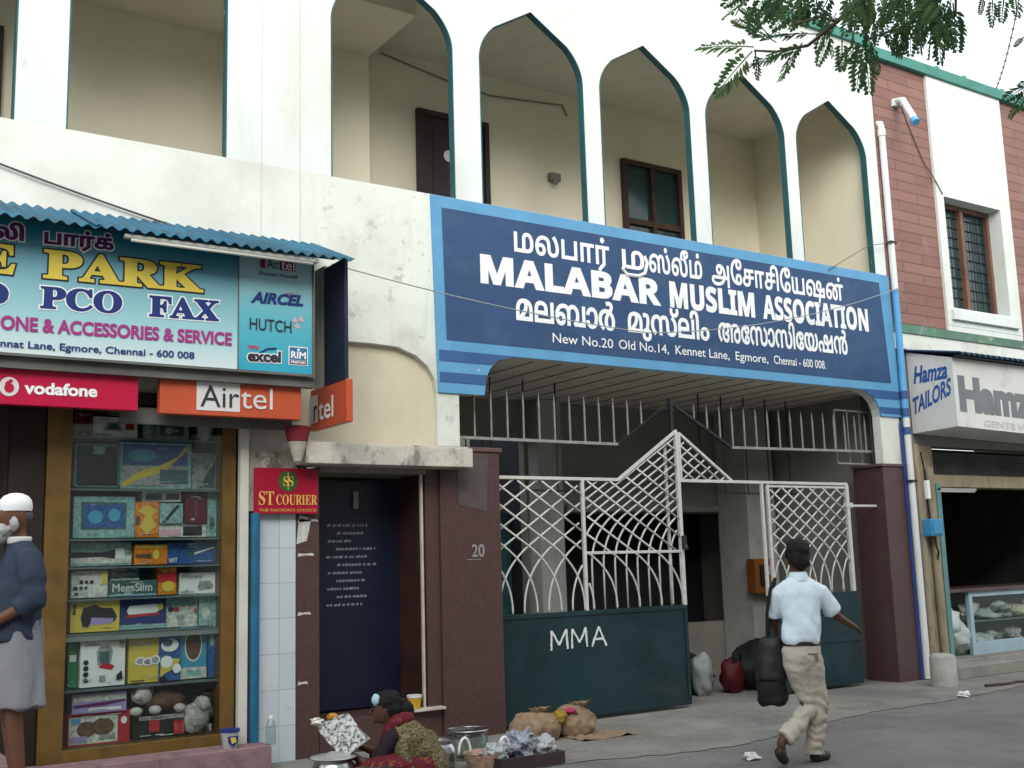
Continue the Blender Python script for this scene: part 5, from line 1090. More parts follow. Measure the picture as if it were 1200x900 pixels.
mb = MB(); mb.lathe((0,0,0),[(0,.005),(.13,.005),(.17,.12),(.175,.13),(.165,.125),(.125,.015)],26)
for k in range(8): mb.lathe((0,0,.015+.013*k),[(.133+.0045*k,0),(.139+.0045*k,.005),(.134+.0045*k,.010)],26)
mb.build('bowl', wv, bk, smooth=40.0)
for s_ in (-1, 1):
    MB().tube([(s_*.13+.055*math.cos(math.pi*k/12)*1.0-.0, -.09*s_, .115+.125*math.sin(math.pi*k/12)) for k in range(13)],.011,8).build('loop_handle', pr_white, bk, smooth=True)
cr = thing('wooden_crate', 'low dark crate stuffed with clear plastic bags at the kerb', 'crate', (5.22,-1.58,.006), local=True)
mb = MB(); mb.box(-.30,.32,-.17,-.15,0,.10); mb.box(-.30,.32,.15,.17,0,.10); mb.box(-.30,-.28,-.15,.15,0,.10); mb.box(.30,.32,-.15,.15,0,.10); mb.box(-.28,.30,-.15,.15,.0,.012); mb.build('box', darkwood, cr, bevel=.004)
pb = plastic_bag_mat()
for k, (x, z, r, lab) in enumerate(((4.98,.13,.09,'leftmost crumpled plastic bag in the low crate'),(5.20,.17,.12,'tallest crumpled plastic bag in the middle of the crate'),(5.42,.12,.10,'rightmost crumpled plastic bag in the low crate'))):
    me = fuse(MB().blob((x,-1.58,z),(r*1.15,r,r*.8),16,10,.5,2.2,seed=k*2.3+1).blob((x+.04,-1.6,z+.03),(r*.7,r*.6,r*.7),14,9,.5,3,seed=k*3.1+4), .008, 2)
    ruffle(ruffle(me, .03, 16, seed=k*2+1), .012, 45, seed=k)
    tag(put(me, 'plastic_bag', pb if k != 1 else M('bluish_plastic', (.27,.29,.35), .2, .15, 10, spec=.6), None), lab, 'plastic bag', 'bags in the crate')
tp_ = thing('yellow_tub', 'small yellow tub with white lid on the stone shelf of the niche', 'tub', (5.10,-.04,.327), local=True)
MB().lathe((0,0,0),[(0,0),(.055,0),(.065,.10),(0,.10)],16).build('body', M('tub_yellow', (.50,.30,.03), .5), tp_, smooth=35.0)
MB().lathe((0,0,.10),[(0,0),(.07,0),(.07,.022),(0,.024)],16).build('lid', litegrey, tp_, smooth=35.0)
bt = thing('water_bottle', 'clear plastic bottle at the foot of the tiled pier', 'bottle', (3.63,-.27,.20), local=True)
MB().lathe((0,0,0),[(0,.0),(.04,.0),(.043,.02),(.043,.14),(.03,.18),(.015,.20),(.015,.21)],16).build('body', clearglass, bt, smooth=40.0)
MB().lathe((0,0,.205),[(0,0),(.018,0),(.018,.022),(0,.022)],12).build('cap', pr_white, bt, smooth=35.0)
tc = thing('printed_tub', 'blue and yellow printed tub on the plinth by the cabinet corner', 'tub', (3.30,-.22,.20), local=True)
MB().lathe((0,0,0),[(0,0),(.055,0),(.075,.13),(0,.13)],18).build('body', M('tub_print_grey', (.40,.40,.42), .4, .1), tc, smooth=35.0)
MB().lathe((0,0,.128),[(0,0),(.08,0),(.08,.022),(0,.024)],18).build('lid', pr_navy, tc, smooth=35.0)
mb = MB(); mb.v = []; sheet(mb, [(-.045,.10),(.045,.10),(.04,.05),(0,.015),(-.04,.05)], -.078); mb.build('shield_print', pr_navy, tc)
mb = MB(); sheet(mb, [(-.025,.09),(.02,.09),(.028,.055),(-.01,.04)], -.081); mb.build('yellow_print', pr_yellow, tc)
paperw = M('litter_white', (.68,.68,.66), .9, .1, 10)
for (x, y, s_, lab) in ((6.74,-2.62,.065,'crumpled white paper on the road by the left heel of the walking man'),(11.25,-1.42,.07,'torn white paper scrap on the pavement below the bollard')):
    mb = MB(); mb.blob((x,y,s_*.45),(s_,s_*.9,s_*.5),10,7,.9,3.5,seed=x); mb.v = [(a,b,max(.008,c)) for a,b,c in mb.v]
    tag(mb.build('paper_litter', paperw), lab, 'litter')
tag(MB().tube([(12.2,-1.05,.02),(12.55,-1.12,.025),(12.8,-1.06,.02),(13.0,-1.15,.02)],[.02,.015,.018,.008],7).build('dry_stick', brownwood), 'short dark stick on the pavement in front of the tailor step', 'stick')
# ================================================================== people
V3 = Vector
shirt_blue = M('pale_blue_cotton', (.66,.78,.86), .9, .05, 6, bump=.35, bscale=14)
trouser = M('khaki_cotton', (.46,.42,.36), .9, .06, 7, [((.36,.33,.28), 3, .5, .75, .6, .6)], bump=.2, bscale=16)
shoe = M('dark_sandal_leather', (.03,.022,.018), .5, .2, 10)

# --- the man walking past the gate, seen from behind
MAN = thing('person', 'man in pale blue short sleeved shirt and khaki trousers walking past the gate', 'person', (6.86,-3.05,.0), R(-33.6), local=True)
N = {}; E = []
def nd(k, co, r, par=None):
    N[k] = (V3(co), r)
    if par: E.append((par, k))
nd('pelvis', (.055,.0,.84), .085)
nd('waist', (.06,.01,.98), .085, 'pelvis'); nd('chest', (.07,.02,1.20), .085, 'waist'); nd('uchest', (.07,.03,1.33), .06, 'chest')
nd('neck', (.075,.035,1.43), .052, 'uchest'); nd('neck2', (.08,.045,1.50), .052, 'neck'); nd('skull', (.085,.055,1.585), (.085,.095), 'neck2'); nd('crown', (.085,.05,1.66), (.072,.085), 'skull')
nd('nose', (.115,.165,1.575), .014, 'skull'); nd('chin', (.105,.125,1.525), .035, 'skull'); nd('earr', (.175,.05,1.585), .014, 'skull'); nd('earl', (-.005,.05,1.585), .014, 'skull')
nd('shr', (.215,.025,1.325), .05, 'uchest'); nd('elr', (.365,.08,1.12), .04, 'shr'); nd('wrr', (.53,.22,1.03), .026, 'elr')
nd('shl', (-.05,.05,1.325), .05, 'uchest'); nd('ell', (-.10,.18,1.09), .042, 'shl'); nd('wrl', (-.06,.32,.96), .027, 'ell')
nd('hir', (.12,.01,.80), .085, 'pelvis'); nd('knr', (.165,.06,.44), .058, 'hir'); nd('anr', (.115,.10,.085), .038, 'knr'); nd('fr', (.18,.16,.045), .036, 'anr'); nd('tor', (.26,.22,.03), .026, 'fr')
nd('hil', (-.01,.0,.80), .085, 'pelvis'); nd('knl', (.09,.05,.43), .058, 'hil'); nd('anl', (-.185,-.13,.20), .038, 'knl'); nd('fl', (-.175,-.10,.10), .034, 'anl'); nd('tol', (-.135,-.05,.03), .026, 'fl')
add_hand(N, E, 'hr', 'wrr', (.7,.6,-.3), (-.5,.3,-.6), .17, .5, 1)
add_hand(N, E, 'hl', 'wrl', (.2,.6,-.7), (.7,.2,.2), .17, 1.0, 1)
put(skin(N, E, 'pelvis'), 'body', skin_d, MAN)
S = {}; F = []
def sn(k, co, r, par=None):
    S[k] = (V3(co), r)
    if par: F.append((par, k))
mb = MB()
loft(mb, [((.06,.0,.915),.125,.095),((.062,.0,.925),.145,.112),((.062,.0,.96),.158,.126),((.065,.005,1.02),.158,.126),((.07,.01,1.12),.155,.118),((.075,.02,1.22),.162,.116),((.08,.025,1.31),.168,.104),((.08,.03,1.37),.150,.088),((.073,.032,1.405),.125,.072),((.075,.035,1.435),.07,.06)])
mb.tube([(.19,.025,1.345),(.235,.03,1.315),(.29,.055,1.23),(.348,.08,1.15)],[.06,.070,.072,.078],16)
mb.tube([(-.03,.045,1.345),(-.07,.065,1.31),(-.09,.12,1.22),(-.095,.165,1.13)],[.06,.072,.074,.078],16)
me = fuse(mb, .011, 7)
me = ruffle(me, .010, 6, (1.3,1.3,.7), 3.0)
for v in me.vertices:      # cloth hanging in soft diagonal folds and bagging over the belt
    x, y, z = v.co; w = max(0, min(1, (1.30-z)/.3))
    q = .007*w*math.sin(30*(x-.07)+20*z+4*noise.noise(Vector((x*5,y*5,z*4)))) + .005*noise.noise(Vector((x*22,y*22,z*14)))
    v.co += v.normal*q
sh_o = put(me, 'shirt', shirt_blue, MAN)
mb = MB(); mb.lathe((.076,.038,1.405),[(.082,0),(.078,.03),(.070,.058),(.062,.07),(.058,.064),(.062,.03)],20); mb.build('collar', shirt_blue, sh_o, smooth=True)
mb = MB(); mb.quad((.02,-.108,1.20),(.11,-.108,1.20),(.11,-.104,1.205),(.02,-.104,1.205)); 
mb = MB()
loft(mb, [((.055,.0,.72),.10,.09),((.055,.0,.80),.155,.115),((.055,.0,.87),.155,.112),((.06,.003,.93),.140,.100)])
mb.tube([(.11,.0,.84),(.125,.012,.76),(.152,.04,.60),(.178,.06,.44),(.15,.085,.26),(.12,.10,.12),(.118,.10,.06)],[.092,.098,.082,.070,.070,.078,.084],18)
mb.tube([(.0,-.005,.84),(.0,.0,.76),(.045,.03,.60),(.095,.045,.43),(-.04,-.05,.30),(-.155,-.11,.215)],[.092,.098,.082,.072,.072,.078],18)
tr = fuse(mb, .011, 6)
for v in tr.vertices:
    x, y, z = v.co; n_ = v.normal
    kn = math.exp(-((z-.42)/.14)**2) + .9*math.exp(-((z-.14)/.10)**2) + .35
    q = .0055*kn*math.sin(64*z+22*x+7*noise.noise(Vector((x*8,y*8,z*5)))) + .010*noise.noise(Vector((x*9,y*9,z*12))) + .004*noise.noise(Vector((x*26,y*26,z*34)))
    v.co += n_*q
to = put(tr, 'trousers', trouser, MAN)
mb = MB(); mb.lathe((.061,.004,.905),[(.146,0),(.151,.004),(.151,.03),(.146,.034)],30); mb.v = [(.061+(x-.061), .004+(y-.004)*.74, z) for x,y,z in mb.v]; mb.build('belt', shoe, MAN, smooth=40.0)
mb = MB(); mb.box(.07,.155,-.116,-.108,.842,.850); mb.box(.13,.15,-.118,-.110,.80,.84); mb.build('pocket_welt', M('dark_khaki_thread', (.16,.13,.1), .9), to)  # pocket edge in darker khaki thread
mb = MB(); mb.blob((.087,.04,1.635),(.096,.104,.10),22,14); mb.blob((.082,-.01,1.575),(.086,.066,.085),18,12); mb.blob((.095,.085,1.69),(.08,.07,.045),14,9); mb.blob((.155,.03,1.625),(.03,.045,.055),12,8); mb.blob((.015,.03,1.625),(.03,.045,.055),12,8)
hm = fuse(mb, .010, 4)
put(ruffle(ruffle(hm, .014, 14, (1,1,1), 3), .008, 38, (1,1,.5), 5), 'hair', hair_m, MAN)
S = {}; F = []
sn('a', (.10,.08,.045), .045); sn('b', (.18,.16,.04), .046, 'a'); sn('c', (.275,.23,.03), .034, 'b'); put(skin(S, F, 'a'), 'shoe', shoe, MAN)
S = {}; F = []
sn('a', (-.215,-.145,.16), .043); sn('b', (-.185,-.12,.09), .046, 'a'); sn('c', (-.14,-.055,.032), .034, 'b'); put(skin(S, F, 'a'), 'shoe', shoe, MAN)
SBG = thing('shoulder_bag', 'black shoulder bag hanging at the left side of the walking man', 'bag', (6.86,-3.05,0), R(-33.6), local=True)
mb = MB(); loft(mb, [((-.165,.14,.44),.10,.10),((-.165,.14,.48),.125,.12),((-.16,.14,.62),.125,.12),((-.15,.14,.80),.115,.11),((-.14,.14,.92),.10,.09),((-.14,.14,.95),.08,.07)], 20)
put(ruffle(fuse(mb,.011,3), .014, 9, seed=4), 'pouch', blackbag, SBG)
mb = MB(); loft(mb, [((-.168,.13,.64),.128,.125),((-.16,.13,.78),.122,.118),((-.148,.13,.92),.108,.10),((-.145,.13,.97),.08,.075)], 20); put(ruffle(fuse(mb,.011,2), .006, 12, seed=5), 'flap', M('black_leather_flap', (.02,.02,.022), .5, .2, 9), SBG)
MB().tube([(-.18,.10,.76),(-.19,.09,.95),(-.185,.07,1.15),(-.15,.05,1.35),(-.11,.04,1.425),(-.10,.11,1.40),(-.13,.17,1.2),(-.16,.18,.95),(-.17,.17,.76)],.014,8).build('strap', blackbag, SBG, smooth=True)

# --- seated woman with newspaper
WM = thing('person', 'woman in olive and maroon sari sitting on the pavement bent over a newspaper', 'person', (4.05,-1.60,.006), R(-33.6), local=True)
N = {}; E = []
nd('pelvis', (.30,0,.13), .09); nd('waist', (.25,0,.22), .09, 'pelvis'); nd('chest', (.14,0,.32), .085, 'waist'); nd('uchest', (.06,0,.385), .06, 'chest')
nd('neck', (.005,0,.43), .05, 'uchest'); nd('neck2', (-.025,0,.47), .048, 'neck'); nd('skull', (-.055,0,.555), (.09,.08), 'neck2'); nd('crown', (-.04,0,.63), (.075,.07), 'skull')
nd('nose', (-.168,0,.52), .013, 'skull'); nd('chin', (-.125,0,.475), .032, 'skull'); nd('lip', (-.15,0,.492), .016, 'chin'); nd('earn', (-.035,-.085,.54), .014, 'skull'); nd('earf', (-.035,.085,.54), .014, 'skull')
nd('shn', (.02,-.15,.375), .05, 'uchest'); nd('eln', (-.10,-.215,.16), .04, 'shn'); nd('wrn', (-.27,-.13,.24), .025, 'eln')
nd('shf', (.045,.165,.375), .055, 'uchest'); nd('elf', (-.07,.225,.18), .04, 'shf'); nd('wrf', (-.28,.12,.28), .025, 'elf')
nd('hin', (.28,-.10,.11), .085, 'pelvis'); nd('knn', (-.10,-.27,.15), .06, 'hin'); nd('ann', (-.12,.02,.06), .038, 'knn'); nd('ton', (-.16,.16,.04), .028, 'ann')
nd('hif', (.28,.10,.11), .085, 'pelvis'); nd('knf', (-.10,.27,.15), .06, 'hif'); nd('anf', (-.16,-.02,.07), .038, 'knf'); nd('tof', (-.20,-.14,.04), .028, 'anf')
add_hand(N, E, 'hn', 'wrn', (-.9,.25,.15), (0,.6,.5), .155, .7, 1); add_hand(N, E, 'hf', 'wrf', (-.9,-.2,.2), (0,-.6,.5), .155, .7, -1)
put(skin(N, E, 'pelvis'), 'body', skin_d, WM)
blouse = M('dark_plum_blouse', (.018,.010,.016), .85, .2, 8)
def sari_mat():
    m = bpy.data.materials.new('olive_gold_sari'); m.use_nodes = True; n = m.node_tree.nodes; l = m.node_tree.links; b = n['Principled BSDF']; b.inputs['Roughness'].default_value = .7
    tc = n.new('ShaderNodeTexCoord'); wv = n.new('ShaderNodeTexWave'); wv.inputs['Scale'].default_value = 11; wv.inputs['Distortion'].default_value = 14; wv.inputs['Detail'].default_value = 6; wv.inputs['Detail Scale'].default_value = 2.5; wv.bands_direction = 'Z'
    l.new(tc.outputs['Object'], wv.inputs['Vector']); cr = n.new('ShaderNodeValToRGB'); l.new(wv.outputs[0], cr.inputs[0])
    e = cr.color_ramp.elements; e[0].color = (.035,.024,.010,1); e[1].color = (.20,.17,.065,1); x = e.new(.5); x.color = (.09,.075,.025,1)
    l.new(cr.outputs[0], b.inputs['Base Color']); return m
sari = sari_mat()
maroon = M('maroon_sari_border', (.105,.007,.018), .8, .2, 12, [((.22,.10,.02), 24, .56, .62, 1, .9)])
mb = MB()
mb.blob((.09,0,.36),(.12,.15,.09)); mb.tube([(.05,-.12,.385),(.01,-.16,.36),(-.045,-.19,.27),(-.085,-.21,.195)],[.06,.066,.062,.060],14); mb.tube([(.05,.12,.385),(.01,.16,.36),(-.04,.19,.27),(-.08,.21,.20)],[.06,.066,.062,.060],14)
put(ruffle(fuse(mb,.011,5), .006, 14, seed=2), 'blouse', blouse, WM)
mb = MB()
mb.blob((.27,0,.14),(.17,.20,.17)); mb.blob((.22,-.02,.25),(.15,.19,.16)); mb.blob((.16,-.05,.335),(.14,.17,.13)); mb.blob((.10,-.09,.39),(.09,.09,.075)); mb.tube([(.10,-.10,.40),(.10,-.19,.27),(.14,-.21,.10)],[.07,.06,.07],12)
me = fuse(mb,.012,5)
for v in me.vertices:
    x, y, z = v.co
    v.co += v.normal*(.010*math.sin(46*(x+.6*z)+4*noise.noise(Vector((x*6,y*6,z*6))))+.008*noise.noise(Vector((x*14,y*14,z*9))))
put(me, 'sari_drape', sari, WM)
mb = MB(); mb.tube([(.16,-.02,.475),(.10,-.06,.475),(.045,-.09,.455),(.0,-.10,.41),(-.03,-.08,.34),(-.03,-.02,.28)],[.05,.062,.060,.055,.05,.04],14)
put(ruffle(fuse(mb,.011,3), .010, 16, seed=4), 'sari_border', maroon, WM)
mb = MB()
mb.tube([(.30,-.08,.13),(.10,-.17,.14),(-.10,-.26,.15),(-.20,-.24,.12)],[.13,.115,.10,.07],14); mb.tube([(.30,.08,.13),(.10,.17,.14),(-.10,.26,.15),(-.18,.22,.12)],[.13,.115,.10,.07],14)
mb.tube([(-.12,-.25,.11),(-.20,-.06,.10),(-.20,.10,.09)],[.09,.10,.09],12); mb.blob((-.02,0,.08),(.22,.22,.08))
me = fuse(mb,.012,5)
for v in me.vertices: v.co.z = max(v.co.z, .006)
put(ruffle(me, .016, 10, seed=6), 'sari_skirt', maroon, WM)
mb = MB(); mb.blob((-.025,0,.605),(.112,.094,.085)); mb.blob((.015,0,.56),(.085,.088,.08)); mb.blob((.07,0,.545),(.05,.05,.045))
hr_ = put(ruffle(ruffle(fuse(mb,.010,5), .010, 12, (1,1,1), 2), .005, 45, (.4,1,1), 4), 'hair', hair_m, WM)
mb = MB(); mb.blob((.115,0,.555),(.055,.058,.05)); mb.blob((.135,0,.515),(.045,.045,.045)); mb.blob((.085,.0,.60),(.035,.045,.03))
put(ruffle(ruffle(fuse(mb,.009,3), .010, 18, seed=6), .005, 50, seed=3), 'bun', hair_m, hr_)
MB().blob((-.105,-.055,.625),(.035,.028,.042),12,8,.3,6,seed=3).build('blue_flower', M('pale_blue_ribbon', (.35,.55,.62), .7, .2), hr_, smooth=True)
for s_ in (-1, 1): MB().blob((-.138,s_*.040,.548),(.010,.016,.009),10,7).build('eye', pr_black, WM, smooth=True)
for s_ in (-1, 1): MB().tube([(-.140,s_*.02,.572),(-.138,s_*.042,.578),(-.125,s_*.062,.572)],.005,6).build('eyebrow', hair_m, WM, smooth=True)
# newspaper
def news_mat():
    m = bpy.data.materials.new('newsprint'); m.use_nodes = True; n = m.node_tree.nodes; l = m.node_tree.links; b = n['Principled BSDF']; b.inputs['Roughness'].default_value = .9
    tc = n.new('ShaderNodeTexCoord'); nz = n.new('ShaderNodeTexNoise'); nz.inputs['Scale'].default_value = 42; nz.inputs['Detail'].default_value = 6
    l.new(tc.outputs['Object'], nz.inputs['Vector']); cr = n.new('ShaderNodeValToRGB'); l.new(nz.outputs[0], cr.inputs[0])
    e = cr.color_ramp.elements; e[0].position = .40; e[0].color = (.10,.11,.11,1); e[1].position = .56; e[1].color = (.56,.58,.56,1)
    l.new(cr.outputs[0], b.inputs['Base Color']); return m
NP = thing('newspaper', 'crumpled open newspaper held up by the seated woman', 'newspaper', (4.05,-1.60,.006), R(-33.6), local=True)
def sheet_grid(c00, c10, c01, c11, n, amp, f, seed, th=.002):
    c00, c10, c01, c11 = map(V3, (c00, c10, c01, c11)); vs = []; fs = []
    nrm = (c10-c00).cross(c01-c00).normalized()
    for j in range(n+1):
        for i in range(n+1):
            u, v = i/n, j/n; p = c00*(1-u)*(1-v)+c10*u*(1-v)+c01*(1-u)*v+c11*u*v
            vs.append(p + nrm*amp*(noise.noise(p*f+V3((seed,0,0)))+.5*noise.noise(p*f*2.1+V3((0,seed,0)))))
    m = (n+1)**2; vs += [v - nrm*th for v in vs]
    for j in range(n):
        for i in range(n):
            a = j*(n+1)+i; q = (a, a+1, a+n+2, a+n+1); fs += [q, tuple(m+k for k in q[::-1])]
    return MB().add(vs, fs)
news = news_mat()
sheet_grid((-.32,-.17,.22),(-.16,-.20,.36),(-.55,-.06,.42),(-.32,-.06,.54),14,.035,9,1).build('front_leaf', news, NP, smooth=True)
sheet_grid((-.34,.02,.20),(-.16,.0,.34),(-.58,.06,.44),(-.36,.06,.52),14,.03,9,4).build('rear_leaf', news, NP, smooth=True)
tag(MB().blob((0,0,0),(.05,.04,.025),14,9,.8,5,seed=3).build('food_parcel', M('parcel_white', (.72,.70,.62), .8, .1), smooth=False), 'small torn white food parcel on the far edge of the newspaper', 'parcel').location = (3.61,-1.24,.475)
tag(MB().blob((0,0,0),(.05,.035,.025),14,9,.6,5,seed=8).build('fried_snack', M('snack_orange', (.48,.22,.04), .8, .2), smooth=True), 'orange fried snack behind the newspaper', 'food').location = (3.72,-1.28,.50)

# --- the old man in the shop doorway
MB().box(.1,1.56,-2.45,-.325,0,.375).build('entry_step', plinthm, PS, bevel=.01)
OM = thing('person', 'old bearded man in white cap, dark shirt and checked wrap at the shop door', 'person', (1.35,-1.985,.378), R(-33.6), local=True)
f_ = V3((-.85,-.52,0)).normalized(); l_ = V3((.52,-.85,0)).normalized()
def bd(fw, lf, z): return f_*fw + l_*lf + V3((0,0,z))
N = {}; E = []
nd('pelvis', bd(0,0,.92), .09); nd('waist', bd(.03,0,1.05), .09, 'pelvis'); nd('chest', bd(.0,0,1.24), .09, 'waist'); nd('uchest', bd(-.01,0,1.36), .06, 'chest')
nd('neck', bd(.02,0,1.455), .055, 'uchest'); nd('neck2', bd(.035,0,1.51), .053, 'neck'); nd('skull', bd(.05,0,1.60), (.085,.095), 'neck2'); nd('crown', bd(.045,0,1.675), (.07,.08), 'skull')
nd('nose', bd(.17,0,1.59), .016, 'skull'); nd('chin', bd(.125,0,1.525), .038, 'skull'); nd('earl', bd(.03,.09,1.60), .016, 'skull'); nd('earr', bd(.03,-.09,1.60), .016, 'skull')
nd('shl', bd(-.01,.165,1.345), .05, 'uchest'); nd('ell', bd(-.04,.235,1.09), .045, 'shl'); nd('wrl', bd(.19,.16,.96), .029, 'ell')
nd('shr', bd(-.01,-.165,1.345), .05, 'uchest'); nd('elr', bd(-.04,-.235,1.09), .045, 'shr'); nd('wrr', bd(.19,-.08,.95), .029, 'elr')
for s_, k in ((1,'l'), (-1,'r')):
    nd('hi'+k, bd(0,s_*.085,.87), .085, 'pelvis'); nd('kn'+k, bd(.03,s_*.09,.48), .058, 'hi'+k); nd('an'+k, bd(-.02,s_*.085,.085), .04, 'kn'+k); nd('ft'+k, bd(.08,s_*.09,.035), .036, 'an'+k); nd('to'+k, bd(.17,s_*.10,.025), .026, 'ft'+k)
add_hand(N, E, 'hl', 'wrl', f_*.8+l_*(-.4)+V3((0,0,-.4)), f_*.1+l_*-.8, .18, .7, 1); add_hand(N, E, 'hr', 'wrr', f_*.8+l_*.3+V3((0,0,-.4)), l_*.8, .18, .7, -1)
put(skin(N, E, 'pelvis'), 'body', skin_m, OM)
dshirt = M('slate_blue_shirt', (.030,.042,.070), .85, .12, 7, bump=.2, bscale=14)
mb = MB(); rot_ = math.atan2(f_.y, f_.x)+math.pi/2
loft(mb, [(bd(.03,0,.86),.185,.15),(bd(.03,0,.95),.185,.155),(bd(.03,0,1.06),.185,.155),(bd(.01,0,1.2),.19,.14),(bd(0,0,1.32),.19,.115),(bd(-.005,0,1.39),.16,.09),(bd(.005,0,1.43),.10,.075),(bd(.015,0,1.46),.065,.06)], 24, rot_)
for s_ in (-1, 1): mb.tube([bd(-.01,s_*.14,1.36),bd(-.015,s_*.19,1.34),bd(-.03,s_*.225,1.22),bd(-.04,s_*.24,1.09),bd(.04,s_*.215,1.035)],[.06,.08,.078,.072,.062],16)
me = fuse(mb, .012, 6)
for v in me.vertices:
    x, y, z = v.co
    v.co += v.normal*(.004*math.sin(34*z+20*x+5*noise.noise(Vector((x*6,y*6,z*5))))+.008*noise.noise(Vector((x*9,y*9,z*7)))+.004*noise.noise(Vector((x*24,y*24,z*18))))
os_ = put(me, 'shirt', dshirt, OM)
mb = MB(); mb.lathe((0,0,0),[(.066,0),(.076,.03),(.070,.04),(.060,.035),(.06,0)],18); mb.v = [tuple(V3(v)+bd(.02,0,1.435)) for v in mb.v]; mb.build('collar', litegrey, os_, smooth=True)
def check_mat():
    m = bpy.data.materials.new('grey_checked_cotton'); m.use_nodes = True; n = m.node_tree.nodes; l = m.node_tree.links; b = n['Principled BSDF']; b.inputs['Roughness'].default_value = .9
    tc = n.new('ShaderNodeTexCoord'); ck = n.new('ShaderNodeTexChecker'); ck.inputs['Scale'].default_value = 150; ck.inputs[1].default_value = (.15,.15,.17,1); ck.inputs[2].default_value = (.30,.31,.34,1)
    l.new(tc.outputs['Object'], ck.inputs['Vector']); l.new(ck.outputs[0], b.inputs['Base Color']); return m
mb = MB(); loft(mb, [(bd(.0,0,.47),.205,.175),(bd(.01,0,.55),.205,.17),(bd(.02,0,.7),.20,.165),(bd(.02,0,.85),.19,.155),(bd(.01,0,.98),.17,.13)], 26, rot_)
me = fuse(mb, .012, 4)
for v in me.vertices:
    x, y, z = v.co; a_ = math.atan2(y, x)
    v.co += v.normal*.013*math.sin(7*a_+4*z+3*noise.noise(Vector((x*4,y*4,z*3))))
put(me, 'wrap', check_mat(), OM)
mb = MB(); mb.lathe((0,0,0),[(.094,-.01),(.098,.02),(.092,.055),(.07,.082),(.035,.098),(0,.102)],24); mb.v = [tuple(V3(v)+bd(.045,0,1.640)) for v in mb.v]; mb.build('skull_cap', pr_white, OM, smooth=True)
mb = MB(); mb.blob(bd(.10,0,1.515),(.06,.068,.05),16,11); mb.blob(bd(.115,0,1.485),(.045,.045,.05),14,10); mb.blob(bd(.06,.075,1.55),(.03,.025,.05),12,8); put(ruffle(ruffle(fuse(mb,.009,4), .004, 24, seed=3), .004, 60, seed=8), 'beard', M('grey_beard', (.36,.36,.36), .9, .2, 40), OM)
mb = MB(); mb.blob(bd(.022,0,1.60),(.078,.084,.055),18,11); put(ruffle(fuse(mb,.010,3), .008, 30, seed=5), 'hair', M('grey_hair', (.10,.10,.10), .9, .3, 40), OM)
for s_ in (-1, 1): MB().blob(bd(.125,s_*.035,1.605),(.012,.012,.009),10,7).build('eye', pr_black, OM, smooth=True)

# ================================================================== street tree
TR = thing('street_tree', 'feathery leaved street tree reaching its dark branch tips over the top right of the view', 'tree', (7.2,-7.3,0))
bark = M('grey_bark', (.10,.075,.055), .95, .3, 8, bump=.6, bscale=25)
leafm = [M('leaf_dark_green', (.045,.095,.042), .8, .3, 4, spec=.15), M('leaf_mid_green', (.075,.14,.055), .8, .3, 4, spec=.15), M('leaf_pale_green', (.12,.19,.08), .8, .25, 4, spec=.15)]
for m_ in leafm:            # thin blades let the sky through
    n_ = m_.node_tree.nodes; l_n = m_.node_tree.links; p_ = n_['Principled BSDF']
    t_ = n_.new('ShaderNodeBsdfTranslucent'); src = p_.inputs['Base Color'].links[0].from_socket; l_n.new(src, t_.inputs[0])
    x_ = n_.new('ShaderNodeMixShader'); x_.inputs[0].default_value = .5; l_n.new(p_.outputs[0], x_.inputs[1]); l_n.new(t_.outputs[0], x_.inputs[2]); l_n.new(x_.outputs[0], n_['Material Output'].inputs[0])
tw = MB(); rr = random.Random(21)
top = V3((7.1,-7.1,4.6))
tw.tube([(7.2,-7.3,-.05),(7.22,-7.28,.5),(7.15,-7.2,1.8),(7.05,-7.15,3.2),top],[.24,.19,.165,.15,.13],12)
lead = V3(TWIGS[0][0])
tw.tube([top, top.lerp(lead,.5)+V3((0,0,.25)), lead],[.10,.05,.018],9)
for i, t in enumerate(TWIGS):
    if i == 6: tw.tube([top, top.lerp(V3(t[0]),.55)+V3((.2,0,.2)), V3(t[0])],[.09,.05,.02],8)
    n = len(t); tw.tube(t, [max(.005,(.017 if i == 0 else .009)*(1-k/n*.85)) for k in range(n)], 7)
limbs = []
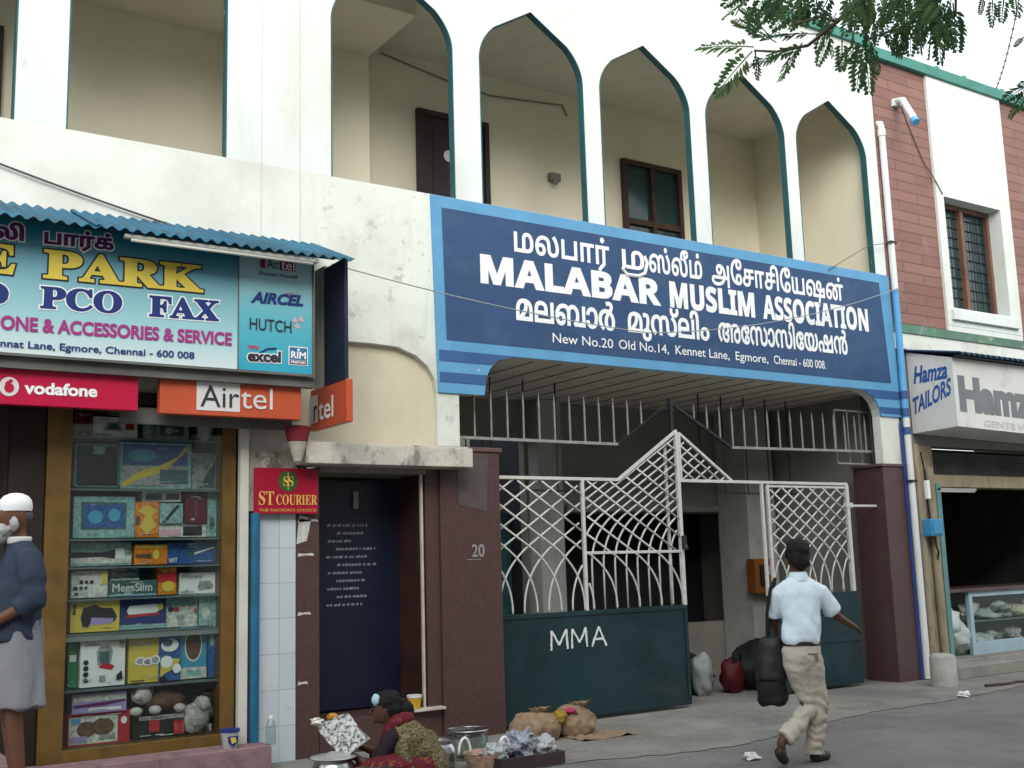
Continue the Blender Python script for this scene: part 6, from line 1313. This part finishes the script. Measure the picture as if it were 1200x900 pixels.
for k in range(9):
    a = 2*math.pi*k/9+.3; tip = top + V3((2.6*math.cos(a), 2.3*math.sin(a), 2.0+1.6*rr.random())); mid = top.lerp(tip,.5)+V3((0,0,.5))
    tw.tube([top, mid, tip],[.10,.06,.02],8); limbs.append((mid, tip))
tw.build('trunk', bark, TR, smooth=40.0)
inv = mw.inverted()
def in_view(p):
    q = inv @ p
    return q.z < 0 and abs(q.x/-q.z) < .50 and abs(q.y/-q.z) < .40
lf = MB()
def add_leaf(base, tip, shade=None):
    base = V3(base); tip = V3(tip); d = tip-base; L = d.length; d.normalize()
    up = (V3((rr.uniform(-.6,.6), rr.uniform(-.9,.1), rr.uniform(.2,1)))).normalized(); s = d.cross(up).normalized(); n = s.cross(d)
    np_ = max(8, int(L/.020)); mi = rr.choice((0,0,1,1,2)) if shade is None else shade
    pts = [base + d*L*t/6 - V3((0,0,.10*L*(t/6)**2)) for t in range(7)]
    lf.tube(pts, [.0035,.003,.003,.0025,.002,.002,.001], 4, mi)
    for k in range(np_):
        t = .14+.86*(k+.5)/np_
        c = base + d*L*t - V3((0,0,.10*L*t*t)); w = L*.30*math.sin(math.pi*(.18+.74*t))**.7
        for sg in (-1, 1):
            a = (s*sg + d*(.35+.5*t) + n*rr.uniform(-.3,.15)).normalized(); e = a.cross(n).normalized()*L/np_*.52
            p1 = c+a*w*.12; p2 = c+a*w*.5; p3 = c+a*w*rr.uniform(.9,1.05)-n*w*.06
            q = n*w*.03
            lf.add([p1, p2+e+q, p3+e*.35, p3-e*.35, p2-e+q], [(0,1,2,3,4)], mi if rr.random() < .8 else rr.choice((0,1,2)))
for l in LEAVES: add_leaf(l[:3], l[3:])
for mid, tip in limbs:
    for k in range(46):
        t = rr.random(); b = mid.lerp(tip, t) + V3((rr.gauss(0,.55), rr.gauss(0,.55), rr.gauss(.1,.45)))
        e = b + V3((rr.uniform(-.4,.4), rr.uniform(-.4,.4), rr.uniform(-.3,.1)))
        if in_view(b) or in_view(e): continue
        add_leaf(b, e)
lf.build('crown', leafm, TR)

for o in list(bpy.data.objects):
    if '_loc' in o: del o['_loc']
